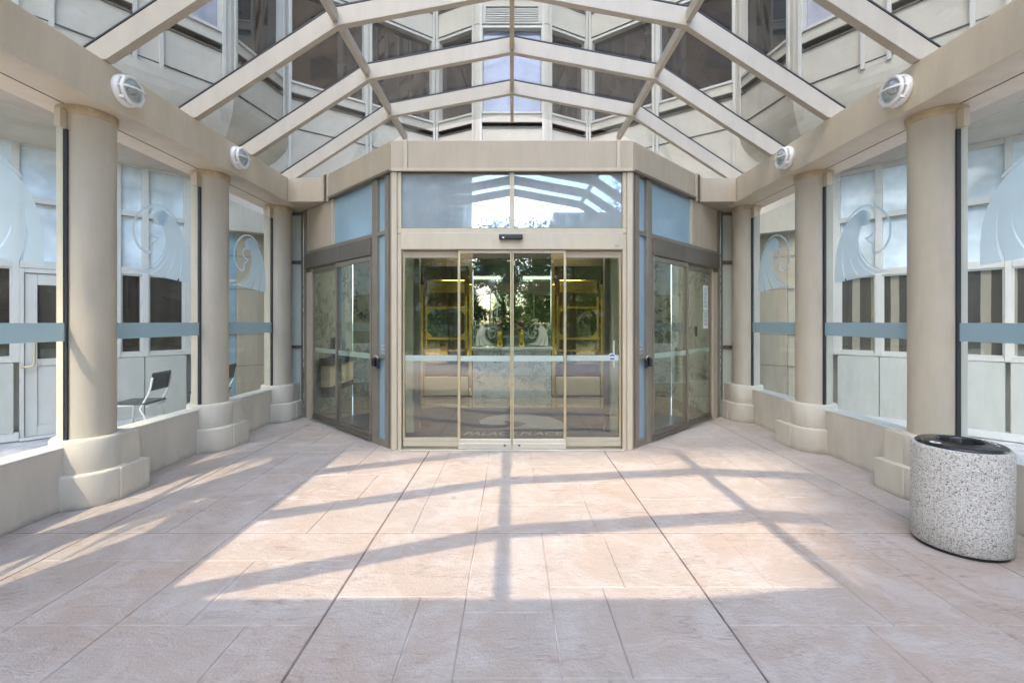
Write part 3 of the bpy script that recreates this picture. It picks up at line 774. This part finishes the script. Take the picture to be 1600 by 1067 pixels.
# vases with flowers
for x, nm in ((-.24, 'left'), (.19, 'right')):
    t = thing('flower_vase', 'brass vase of dark flowers on the marble desk, the %s one' % nm, 'vase', (x, 9.14, 1.0), 'vases on the desk')
    MB().lathe([(.045, 1.001), (.06, 1.02), (.055, 1.15), (.06, 1.30), (.05, 1.33)], x, 9.14, 0, 20).build('vase', 'brass', t)
    rr = random.Random(3); q = MB()
    for i in range(160):
        a = rr.random()*6.28; r = .19*rr.random()**.6; z = 1.34+.26*rr.random()
        c = Vector((x+r*math.cos(a), 9.12+r*.35*math.sin(a), z)); e = Vector((rr.uniform(-1, 1), rr.uniform(-1, 1), rr.uniform(-1, 1))).normalized()*.028
        g_ = e.cross(Vector((rr.uniform(-1, 1), .3, 1))).normalized()*.018
        q.add([c-e, c-g_, c+e, c+g_], [(0, 1, 2, 3)])
    q.build('leaves', 'leaf_dark', t)
    q = MB()
    for i in range(14):
        a = rr.random()*6.28; r = .12*rr.random()
        q.lathe([(.004, -.02), (.022, -.01), (.024, .008), (.01, .018)], x+r*math.cos(a), 9.09+r*.3*math.sin(a), 1.36+.16*rr.random(), 8)
    q.build('flower', 'flower', t)
# etched swans on the mirror behind the desk
for s in (1, -1):
    Tm = Matrix(((1, 0, 0, 0), (0, -1, 0, WY-.0), (0, 0, 1, 0), (0, 0, 0, 1)))
    if s < 0: Tm = Matrix.Scale(-1, 4, (1, 0, 0)) @ Tm
    o = emblem(Tm, -.72, 1.02, .40, .46, 1).build('wave_ornament', 'paper')
    tag(o, 'frosted glass wave ornament standing on the marble desk, %s end' % SD[s], 'ornament', 'wave ornaments in the lobby')
    o.location.y = 9.16; 
# left interior: wall phone box and dark counters; right: brass post
T = side(1)
bn = thing('wall_bench', 'dark topped marble bench along the left lobby wall', 'bench', (-3.0, 8.1, 0))
MB(T).box(2.95, 3.155, 7.55, 8.75, .78, .90).build('bench_top', 'black', bn, .005)
MB(T).box(2.99, 3.155, 7.6, 8.7, .32, .42).build('bench_rail', 'black', bn, .005)
MB(T).box(3.0, 3.155, 7.6, 8.7, .422, .778).build('bench_front', 'cream', bn, .003)
tag(MB(T).box(3.08, 3.20, 8.18, 8.30, .905, 1.22).build('black_intercom', 'black', None, .01), 'black box standing on the bench inside the left angled door', 'intercom')
tag(MB(side(-1)).box(3.19, 3.218, 8.0, 8.06, 1.25, 1.42).build('card_reader', 'black', None, .005), 'small black card reader on the marble wall at the right', 'card reader')
for s in (-1,):
    o = tag(MB(side(s)).box(2.62, 2.66, WY-.06, WY-.02, .56, 2.1).build('brass_rail', 'brass', None, .005), 'slim upright brass rail on the marble wall behind the right angled door', 'rail')
    MB(side(s)).box(2.2, 2.61, WY-.05, WY-.03, 1.46, 1.50).build('cross_bar', 'brass', o, .004)
# mats
mt = thing('lobby_mat', 'dark blue grey entrance mat with a wave emblem and the words PALACE PLACE', 'mat', (0, 6.8, 0.002))
MB().box(-1.62, 1.62, 5.66, 8.0, .003, .012).build('mat_body', 'mat', mt, .003)
def text_obj(txt, size, loc, rot, mat, parent, name, sx=1.0):
    cu = bpy.data.curves.new(name, 'FONT'); cu.body = txt; cu.size = size; cu.align_x = 'CENTER'; cu.extrude = .0006; cu.offset = size*.012; cu.shear = 0.25
    tmp = bpy.data.objects.new('tmp', cu); C.objects.link(tmp)
    bpy.context.view_layer.update()
    me = bpy.data.meshes.new_from_object(tmp.evaluated_get(bpy.context.evaluated_depsgraph_get()))
    C.objects.unlink(tmp); bpy.data.objects.remove(tmp)
    o = bpy.data.objects.new(name, me); C.objects.link(o); o.parent = parent
    o.location = Vector(loc)-parent_world(parent); o.rotation_euler = rot; o.scale = (sx, 1, 1)
    me.materials.clear(); me.materials.append(M[mat]); return o
tx = text_obj('PALACE PLACE', .25, (0, 6.06, .0135), (0, 0, 0), 'mat_light', mt, 'lettering', .78)
Tm = Matrix(((1, 0, 0, 0), (0, 0, 1, 0), (0, 1, 0, .006), (0, 0, 0, 1)))
def mat_wave():
    def arc(pts): return pts
    out = [(-.62, 6.40), (-.2, 6.46), (.1, 6.56), (.22, 6.74), (.1, 6.88), (-.12, 6.93), (-.10, 6.80), (-.05, 6.72), (-.28, 6.66), (-.46, 6.74), (-.50, 6.95), (-.38, 7.22), (-.1, 7.42), (.25, 7.44), (.6, 7.2), (.75, 6.85), (.79, 6.40)]
    MB().prism(out, .0125, .0138).build('wave_pattern', 'mat_light', mt)
mat_wave()
for s in (1, -1):
    T = strip_frame(s)
    tag(MB(T).box(.62, 2.1, -1.0, -.22, .013, .022).build('side_mat', 'black', None, .003), 'black door mat just inside the %s angled door' % SD[s], 'mat', 'side door mats')

# ------------------------------------------------------------------ lower wings (behind the screens)
WX, WYY, WDX, WDY = -6.25, 5.84, .646, .763
def wing(s):
    T = frame(WX, WYY, WDX, WDY, s)
    t = thing('glazed_wing', 'pale ground floor wing %s behind the %s glass screens' % ('with a glazed side door' if s > 0 else 'with striped blinds in its windows', SD[s]), 'building', (s*WX, WYY, 0))
    t.location = (-s*6.25, WYY, 0)
    w_ = MB(T); U0, U1 = -3.2, 3.62
    top = 3.83
    # spandrel below windows
    segs = [(-3.2, -1.52), (-1.48, -.70), (-.66, -.04)] + ([(.955, 1.275)] if s > 0 else [(-.0, .44), (.48, 1.275)]) + [(1.28, 1.80)]
    for a, b in segs: w_.box(a, b-.006, -.10, 0, 0.10, .985)
    w_.build('wall_panel', 'wingwall', t, .004)
    k = MB(T); k.box(U0, .0 if s > 0 else 1.8, -.12, .03, 0, .098)
    if s > 0: k.box(.955, 1.8, -.12, .03, 0, .098)
    k.build('base_kerb', 'sill', t, .004)
    MB(T).box(U0, 2.0, -.22, -.13, 0, top).build('backing_wall', 'wingwall', t)
    # piers & rails
    us = [-3.2, -1.52, -.70, -.06, .46 if s < 0 else .94, 1.24, 1.76]
    wd = {-.06: .065, 1.24: .08, 1.76: .12}
    pieces('mullion', 'offwhite', t, T, [(u, u+wd.get(u, .06), -.09, .012, .99, top) for u in us], .004)
    r = MB(T)
    for i in range(len(us)-1):
        a = us[i]+wd.get(us[i], .06)+.001; b = us[i+1]-.001
        for z0, z1 in ((.99, 1.05), (2.19, 2.29), (3.02, 3.11), (3.76, top)):
            if s > 0 and i == 3 and z0 < 2: continue
            r.box(a, b, -.085, .006, z0, z1)
    r.build('rail', 'offwhite', t, .004)
    ln = MB(T)
    for i in range(len(us)-1):
        a = us[i]+wd.get(us[i], .06)+.002; b = us[i+1]-.002
        ln.box(a, b, .007, .012, 3.018, 3.034); 
    ln.build('dark_strip', 'dark_frame', t)  # dark strip along the lower edge of the rail
    for i in range(len(us)-1):
        a = us[i]+wd.get(us[i], .06)+.001; b = us[i+1]-.001
        if not (s > 0 and i == 3):
            fr = MB(T); fr.box(a, b, -.06, -.05, 1.052, 2.188)
            wn = fr.build('window', 'pane_dark' if s > 0 else 'pane_blind', t)
            e = MB(T)
            e.box(a, a+.018, -.048, -.01, 1.052, 2.188); e.box(b-.018, b, -.048, -.01, 1.052, 2.188)
            e.box(a+.019, b-.019, -.048, -.01, 1.052, 1.07); e.box(a+.019, b-.019, -.048, -.01, 2.17, 2.188)
            e.build('bead', 'offwhite', wn)
        MB(T).box(a, b, -.06, -.05, 2.292, 3.018).build('spandrel_pane', 'pane_sky', t)
        MB(T).box(a, b, -.06, -.05, 3.112, 3.758).build('upper_pane', 'pane_sky', t)
    if s > 0:
        d = MB(T)
        # door leaf with glazed top
        d.box(.05, .165, -.06, -.01, .03, 2.12); d.box(.80, .90, -.06, -.01, .03, 2.12)
        d.box(.166, .799, -.06, -.01, 1.98, 2.12); d.box(.166, .799, -.06, -.01, .03, .16); d.box(.166, .799, -.06, -.01, .93, 1.02)
        door = d.build('door', 'offwhite', t, .004)
        MB(T).box(.166, .799, -.045, -.03, 1.021, 1.979).build('door_pane', 'pane_dark', door)
        MB(T).box(.166, .799, -.045, -.025, .161, .929).build('door_panel', 'offwhite', door, .003)
        MB(T).tube([(.135, -.005, 1.30), (.135, .045, 1.30), (.135, .055, 1.25), (.135, .055, .98), (.12, .055, .93), (.06, .055, .925), (.03, .045, .925), (.03, -.005, .925)], .013, 10).build('handle', 'gold_alu', door)
        f = MB(T); f.box(.005, .045, -.085, .012, .01, 2.185); f.box(.905, .938, -.085, .012, .01, 2.185); f.box(.046, .904, -.085, .012, 2.13, 2.185)
        f.build('door_frame', 'offwhite', t, .003)
        MB(T).box(.0, .95, -.12, .10, 0, .025).build('door_sill', 'sill', t, .003)
    # end panels near the vestibule
    MB(T).box(1.88, 2.50, -.12, -.02, 0, top).build('end_panel', 'frost_blue' if s > 0 else 'beige_light', t, .003)
    MB(T).box(2.51, 3.62, -.12, .0, 0, top).build('end_panel', 'beige', t, .003)
    j = MB(T)
    for z in (.75, 1.28, 2.05, 2.6): j.box(1.881, 3.6, -.01, .003, z, z+.008)
    j.build('panel_joint', 'dark_frame', t)
    return t
wing(1); wing(-1)

# ------------------------------------------------------------------ tower above
C1 = Vector((-4.14, 6.79)); LD = Vector((-.58, -.81)).normalized()
P0 = C1+LD*9.0; C2 = Vector((-3.94, 8.03)); C3 = Vector((-1.62, 9.80)); C4 = Vector((-.71, 9.30))
TZ = 16.0; FH = 2.6
tw = thing('apartment_tower', 'pale precast apartment tower with faceted bays and dark windows above the entrance', 'building', (0, 10.5, 3.6))
def seg_frame(a, b, s):
    d = b-a; return frame(a.x, a.y, d.x, d.y, s), d.length
def facade(a, b, s, bays, pane, zlow, pier=.07, louver=False, floors=4, joint=True):
    """a -> b runs with the walkway side on the right-hand normal"""
    T, L = seg_frame(a, b, s)
    wall = MB(T); jn = MB(T)
    edges = [e for bay in bays for e in bay]
    # piers full height
    us = [0.0]
    for (u0, u1) in bays: us += [u0, u1]
    us.append(L)
    for i in range(0, len(us), 2):
        if us[i+1]-us[i] > .004: wall.box(us[i], us[i+1], -.20, 0, zlow, TZ)
    for (u0, u1) in bays:
        z = zlow
        for f in range(floors):
            o = f*FH
            wall.box(u0, u1, -.20, -.012, z, 5.41+o)
            wall.box(u0, u1, -.20, 0.0, 5.53+o, 5.585+o)
            wall.box(u0, u1, -.20, -.02, 5.587+o, 5.70+o)
            z = 7.47+o if not louver else 7.87+o
            if louver: wall.box(u0, u1, -.20, -.012, 7.47+o, 7.56+o)
            if z > TZ: break
        wall.box(u0, u1, -.20, -.012, z, TZ) if z < TZ else None
    wo = wall.build('wall', 'panel', tw, .004)
    # raised vertical mullion strips at bay edges
    pieces('mullion', 'tower_frame', tw, T, [(u-.022, u+.022, .001, .03, zlow, TZ) for bay in bays for u in bay])
    if joint:
        j = MB(T)
        for f in range(floors):
            zz = 4.90+f*FH
            for i in range(0, len(us)-1): j.box(us[i]+.003, us[i+1]-.003, -.011, .0035, zz, zz+.014)
        j.build('panel_joint', 'gasket', tw)
    for (u0, u1) in bays:
        for f in range(floors):
            o = f*FH
            if 7.47+o > TZ: break
            w_ = MB(T).box(u0, u1, -.16, -.13, 5.70+o, 7.47+o).build('window', pane if f or not isinstance(pane, tuple) else pane, tw)
            b = MB(T)
            b.box(u0, u1, -.12, .008, 5.70+o, 5.74+o); b.box(u0+.001, u0+.04, -.12, .004, 5.741+o, 7.43+o); b.box(u1-.04, u1-.001, -.12, .004, 5.741+o, 7.43+o)
            b.box(u0, u1, -.12, .004, 7.431+o, 7.469+o)
            b.build('window_frame', 'tower_frame', w_)
            v = MB(T).box(u0+.05, u1-.05, -.17, -.15, 5.411+o, 5.529+o).build('vent_slot', 'gasket', tw)
            e = MB(T)
            e.box(u0, u1, -.15, .012, 5.411+o, 5.424+o); e.box(u0, u1, -.15, .012, 5.517+o, 5.529+o)
            for q in range(3): e.box(u0+.05, u1-.05, -.13, -.10, 5.44+o+q*.024, 5.45+o+q*.024)
            e.build('vent_blade', 'dark_frame', v)
            if louver:
                lv = MB(T).box(u0+.1, u1-.1, -.10, -.08, 7.57+o, 7.86+o).build('louver', 'dark_frame', tw)
                e = MB(T)
                for q in range(6): e.box(u0+.10, u1-.10, -.075, -.02, 7.59+o+q*.045, 7.605+o+q*.045)
                e.build('louver_blade', 'offwhite', lv)
                e = MB(T); e.box(u0, u0+.1, -.19, -.012, 7.561+o, 7.869+o); e.box(u1-.1, u1, -.19, -.012, 7.561+o, 7.869+o)
                e.build('louver_surround', 'panel', tw)
    return T, L
# centre bay
a, b = C4.copy(), Vector((.71, 9.30))
facade(a, b, 1, [(.08, 1.34)], 'pane_lavender', 3.6, louver=True)
for s in (1, -1):
    L23 = (C3-C4).length
    facade(C3, C4, s, [(.05, L23-.08)], 'pane_dark', 3.6)
    L = (C3-C2).length
    facade(C2, C3, s, [(.06, L/2-.04), (L/2+.04, L-.05)], 'pane_dark', 3.6)
    L = (C2-C1).length
    facade(C1, C2, s, [(.08, L-.06)], 'pane_dark', 4.83)
    bays = []; t_ = .10; L = 9.0
    while t_ < L-1: bays.append((L-t_-.76, L-t_)); t_ += 1.04
    bays.reverse()
    facade(P0, C1, s, bays, 'pane_curtain', 4.83)
    # wall piece under the return cove
    Tq, Lq = seg_frame(C2-(C3-C2).normalized()*1.25, C2, s)
    MB(Tq).box(0, Lq+.02, -.20, -.002, 3.0, 4.9).build('lower_wall', 'panel', tw)
    # cove
    path = [P0, C1, C2]
    def off(d):
        out = []
        ns = []
        for i in range(len(path)-1):
            dd = (path[i+1]-path[i]).normalized(); ns.append(Vector((dd.y, -dd.x)))
        for i, p in enumerate(path):
            if i == 0: n_ = ns[0]; k = 1
            elif i == len(path)-1: n_ = ns[-1]; k = 1
            else:
                n_ = (ns[i-1]+ns[i]).normalized(); k = 1/max(.3, n_.dot(ns[i]))
            out.append(p - n_*d*k)
        return out
    vs = []; fs = []; NR = 14
    prof = [(1-math.cos(R(90*i/NR)), 4.83-math.sin(R(90*i/NR))) for i in range(NR+1)]+[(2.4, 3.83)]
    for d, z in prof:
        for p in off(d): vs.append((s*p.x, p.y, z))
    n = len(path)
    for j in range(len(prof)-1):
        for i in range(n-1): fs.append((j*n+i, j*n+i+1, (j+1)*n+i+1, (j+1)*n+i))
    cv = MB(); cv.add(vs, fs)
    o = cv.build('cove_soffit', 'panel', tw)
    m_ = o.modifiers.new('solid', 'SOLIDIFY'); m_.thickness = .06; m_.offset = -1 if s > 0 else 1
    for poly in o.data.polygons: poly.use_smooth = False
# tower body behind the facades and roof
MB().box(-3.6, 3.6, 10.05, 18, 3.5, TZ).build('core', 'panel', tw)
for s in (1, -1):
    MB(side(s)).prism([(4.4, 7.2), (4.25, 8.2), (2.2, 10.0), (3.6, 14), (11, 9), (10, .3)], 5.0, TZ-.02).build('core', 'gasket', tw)

# ------------------------------------------------------------------ chairs (left, behind the glass)
def chair(name, label, loc, rz, group):
    root = thing(name, label, 'chair', loc, group)
    root.rotation_euler = (0, 0, rz)
    def P(mb, nm, mat, bev=0):
        o = mb.build(nm, mat, None, bev); o.location = o.location - Vector((0, 0, 0)); o.parent = root; return o
    # local: x forward (seat faces -x), origin on floor; mesh origin handled by build()
    P(MB().box(-.23, .21, -.22, .22, .425, .455), 'seat', 'black', .02)
    b = MB(); b.prism([(.215, .60), (.24, .60), (.285, .84), (.262, .845)], -.20, .20, 'y'); P(b, 'backrest', 'black', .01)
    for sy in (-1, 1):
        y = sy*.205
        P(MB().tube([(-.22, y, 0), (-.20, y, .40), (-.17, y, .418), (.05, y, .418)], .012), 'leg', 'white')
        P(MB().tube([(.25, y, 0), (.17, y, .28), (.12, y, .37), (.16, y, .45), (.22, y, .56), (.245, y, .64), (.27, y, .78)], .012), 'leg', 'white')
    P(MB().tube([(.20, -.2, .40), (.20, .2, .40)], .01), 'stretcher', 'white')
    return root
chair('chair', 'black chair with white tube legs behind the middle left glass screen', (-5.02, 6.22, -.012), R(8), 'chairs outside the left wing')
chair('chair', 'black chair half hidden behind the second left column', (-4.72, 7.25, -.012), R(12), 'chairs outside the left wing')

# ------------------------------------------------------------------ litter bin
BXC, BYC = 3.02, 3.105
bn = thing('litter_bin', 'round exposed aggregate concrete litter bin with a black plastic lid', 'litter bin', (BXC, BYC, 0))
MB().lathe([(.235, .0), (.235, .022)], BXC, BYC, 0, 64).build('base', 'gasket', bn)
MB().lathe([(.247, .022), (.256, .03), (.257, .2), (.257, .655), (.250, .672), (.232, .675), (.225, .60), (.15, .58)], BXC, BYC, 0, 72).build('body', 'aggregate', bn)
lid = MB().lathe([(.231, .664), (.233, .682), (.222, .692), (.19, .695), (.150, .699), (.138, .706), (.126, .703), (.120, .690), (.118, .60)], BXC, BYC, 0, 72, cap=False).build('lid', 'black', bn)
MB().lathe([(.118, .597), (.118, .603)], BXC, BYC, 0, 40).build('inner_liner', 'gasket', bn)
q = MB(); q.lathe([(.030, .6955), (.030, .6972)], BXC-.185, BYC-.02, 0, 24); 
q.build('lid_emblem', 'white', lid)
MB().lathe([(.010, .6975), (.010, .6985)], BXC-.185, BYC-.02, 0, 16).build('emblem_mark', 'black', lid)
for i, ch in enumerate('PUSH'):
    a = R(-38+i*17)
    px, py = BXC+.185*math.cos(a), BYC+.185*math.sin(a)
    text_obj(ch, .062, (px, py, .6965), (0, 0, a-R(90)+R(180)), 'white', lid, 'lid_letter', 1.1)

# ------------------------------------------------------------------ surroundings behind the camera (seen in the glass; some towers added to block sun)
def broadleaf(x, y, h, r, seed, mat, label, n=26, per=190, lf=1.0, low=.2):
    rr = random.Random(seed)
    t = thing('broadleaf_tree', label, 'tree', (x, y, 0), 'trees across the road')
    q = MB(); q.tube([(x, y, -.02), (x+.1, y, h*.3), (x-.1, y+.1, h*.6)], [.22, .16, .08], 8)
    for i in range(6):
        a = i*1.05; q.tube([(x, y, h*(.2+.04*i)), (x+math.cos(a)*r*.5, y+math.sin(a)*r*.5, h*(.45+.05*i))], [.08, .02], 6)
    q.build('trunk', 'bark', t)
    q = MB(); cl = []
    zc = h*(low+1)/2; zh = h*(1-low)/2
    for i in range(n):
        a = rr.random()*6.28; e = rr.uniform(-1, 1); d = rr.random()**.45
        cl.append((x+math.cos(a)*r*d*math.sqrt(1.02-e*e*.9), y+math.sin(a)*r*d*math.sqrt(1.02-e*e*.9), zc+e*zh*.85, r*rr.uniform(.22, .40)))
    for (cx, cy, cz, cr) in cl:
        for i in range(per):
            v = Vector((rr.gauss(0, 1), rr.gauss(0, 1), rr.gauss(0, .8))).normalized()*cr*rr.uniform(.45, 1.1)
            c = Vector((cx, cy, cz))+v
            e = Vector((rr.uniform(-1, 1), rr.uniform(-1, 1), rr.uniform(-1, 1))).normalized()*rr.uniform(.06, .13)*lf
            f = e.cross(Vector((rr.uniform(-1, 1), rr.uniform(-1, 1), 1))).normalized()*e.length*.6
            q.add([c-e, c-f, c+e, c+f], [(0, 1, 2, 3)])
    q.build('crown', mat, t)
def conifer(x, y, h, r, seed, label):
    rr = random.Random(seed)
    t = thing('conifer_tree', label, 'tree', (x, y, 0), 'conifers across the road')
    MB().tube([(x, y, -.02), (x, y, h*.95)], [.22, .03], 8).build('trunk', 'bark', t)
    q = MB()
    L = 22
    for k in range(L):
        z = h*(.10+.88*k/L); br = r*(1-k/L)*.98+.12
        for j in range(9):
            a = rr.random()*6.28; ln = br*rr.uniform(.75, 1.1)
            for i in range(60):
                d = ln*rr.uniform(.1, 1)
                c = Vector((x+math.cos(a)*d+rr.gauss(0, .12), y+math.sin(a)*d+rr.gauss(0, .12), z-d*.22+rr.gauss(0, .05)))
                e = Vector((math.cos(a+rr.uniform(-.8, .8)), math.sin(a+rr.uniform(-.8, .8)), rr.uniform(-.3, .2)))*rr.uniform(.06, .13)
                f = e.cross(Vector((0, 0, 1))).normalized()*.03
                q.add([c-e, c-f, c+e, c+f], [(0, 1, 2, 3)])
    q.build('crown', 'needle', t)
conifer(-3.0, -9.5, 8.5, 2.6, 1, 'tall conifer reflected in the left centre door')
broadleaf(2.2, -15.0, 7.0, 3.0, 2, 'leaf', 'broad leafy tree reflected in the right centre door')
broadleaf(-9.5, -16.0, 8.5, 3.4, 3, 'leaf_dark', 'dark leafy tree reflected at the far left of the doors')
broadleaf(7.5, -14.0, 8.0, 3.4, 4, 'leaf_dark', 'dark leafy tree reflected at the right of the doors')
broadleaf(-0.8, -24.0, 9.0, 3.6, 5, 'leaf', 'distant light green tree reflected in the middle of the doors')
broadleaf(11, -27, 13.5, 5.5, 6, 'leaf', 'large round tree whose top shows in the right transom')
broadleaf(-14, -5.5, 8, 3.2, 8, 'leaf', 'leafy tree reflected in the left wing windows')
broadleaf(14.5, -5, 8, 3.2, 9, 'leaf', 'leafy tree reflected in the right wing windows')
def bush(x, y, r, h, seed, mat, label):
    rr = random.Random(seed); q = MB()
    for i in range(1500):
        v = Vector((rr.gauss(0, 1), rr.gauss(0, 1), abs(rr.gauss(0, 1)))).normalized()*rr.uniform(.75, 1.03)
        c = Vector((x+v.x*r, y+v.y*r, .02+v.z*h))
        e = Vector((rr.uniform(-1, 1), rr.uniform(-1, 1), rr.uniform(-1, 1))).normalized()*rr.uniform(.04, .09)
        f = e.cross(Vector((rr.uniform(-1, 1), .2, 1))).normalized()*e.length*.6
        q.add([c-e, c-f, c+e, c+f], [(0, 1, 2, 3)])
    tag(q.build('round_bush', mat), label, 'bush', 'bushes across the drive')
for i in range(13):
    broadleaf(-25+4.2*i, -31-(i*7 % 4), 9.5+(i*5 % 3), 3.4, 20+i, 'leaf_dark' if i % 2 else 'leaf', 'tall leafy tree in the dense row far across the road', 24, 230, 1.9, .02)
hd = MB(); rh = random.Random(12)
for i in range(7000):
    c = Vector((rh.uniform(-11, 11), -12.6+rh.uniform(-.5, .5), abs(rh.gauss(.9, .45)) if rh.random() < .7 else rh.uniform(0, 1.5)))
    e = Vector((rh.uniform(-1, 1), rh.uniform(-1, 1), rh.uniform(-1, 1))).normalized()*rh.uniform(.05, .11)
    f = e.cross(Vector((rh.uniform(-1, 1), .3, 1))).normalized()*e.length*.6
    hd.add([c-e, c-f, c+e, c+f], [(0, 1, 2, 3)])
tag(hd.build('hedge', 'leaf_dark'), 'long low clipped hedge reflected in the door glass', 'hedge')
bush(.9, -9, 1.1, 1.9, 1, 'leaf', 'rounded light green bush reflected in the right centre door')
bush(3.4, -9.5, 1.3, 1.6, 2, 'leaf_dark', 'dark round bush reflected in the right door panel')
bush(-5.2, -9.2, 1.2, 1.2, 3, 'leaf_dark', 'low dark bush reflected in the left door panel')
bush(-1.2, -9.6, .9, .9, 4, 'leaf', 'small low bush reflected between the centre doors')
lp = thing('street_lamp', 'slim street lamp with white globe reflected in the left centre door', 'street lamp', (-.95, -10.5, 0))
MB().tube([(-.95, -10.5, -.02), (-.95, -10.5, 3.1)], .05).build('post', 'white', lp)
MB().lathe([(.02, 3.1), (.14, 3.18), (.18, 3.32), (.14, 3.46), (.02, 3.52)], -.95, -10.5, 0, 20).build('globe', 'white', lp)
def block(x0, x1, y0, y1, h, nfl, nc, label, mat, name='apartment_block', flank=False):
    t = thing(name, label, 'building', ((x0+x1)/2, y1, 0))
    MB().box(x0, x1, y0, y1, -.02, h).build('wall', mat, t)
    fh = h/nfl; cw = (x1-x0)/nc
    for i in range(nfl):
        for j in range(nc):
            a = x0+cw*(j+.18); b = x0+cw*(j+.82)
            MB().box(a, b, y1-.1, y1+.06, fh*(i+.3), fh*(i+.82)).build('window', 'pane_dark', t)
    if flank:
        xs_ = x0 if x0 > 0 else x1; nd = 4; cd = (y1-y0)/nd
        for i in range(nfl):
            for j in range(nd):
                a = y0+cd*(j+.2); b = y0+cd*(j+.8)
                MB().box(xs_-.06, xs_+.06, a, b, fh*(i+.25), fh*(i+.8)).build('window', 'pane_dark', t)
block(-25.2, -20.6, -72, -55, 84, 24, 2, 'slender pale tower out of view, made tall to block sun from the right side', 'panel', 'sun_block_tower')  # unseen tower, height set to keep sun off the right side
block(-20.4, -7.0, -70, -55.5, 52, 15, 5, 'pale residential tower reflected in the left transom', 'panel')
block(9, 24, -100, -88, 25, 8, 5, 'distant pale block reflected above the trees at the right', 'panel', 'far_building')
block(-50, -44.2, -70, -55.2, 92, 26, 2, 'far slender tower added to carry the sun blocking slab', 'panel', 'slab_support_tower')  # added unseen tower, far end of the sun-blocking slab
tag(MB().box(-44.1, -25.3, -56.3, -55.5, 75.9, 91.5).build('sun_block_slab', 'panel'), 'pale high slab added between two far towers to block the sun', 'building')  # unseen slab added to shade the entrance front
block(24, 40, -26, -4, 44, 12, 3, 'brown brick tower reflected in the windows above the left side of the canopy', 'brick', 'brick_tower', True)
block(-44, -28, -26, -4, 44, 12, 3, 'brown brick tower reflected in the windows above the right side of the canopy', 'brick', 'brick_tower', True)
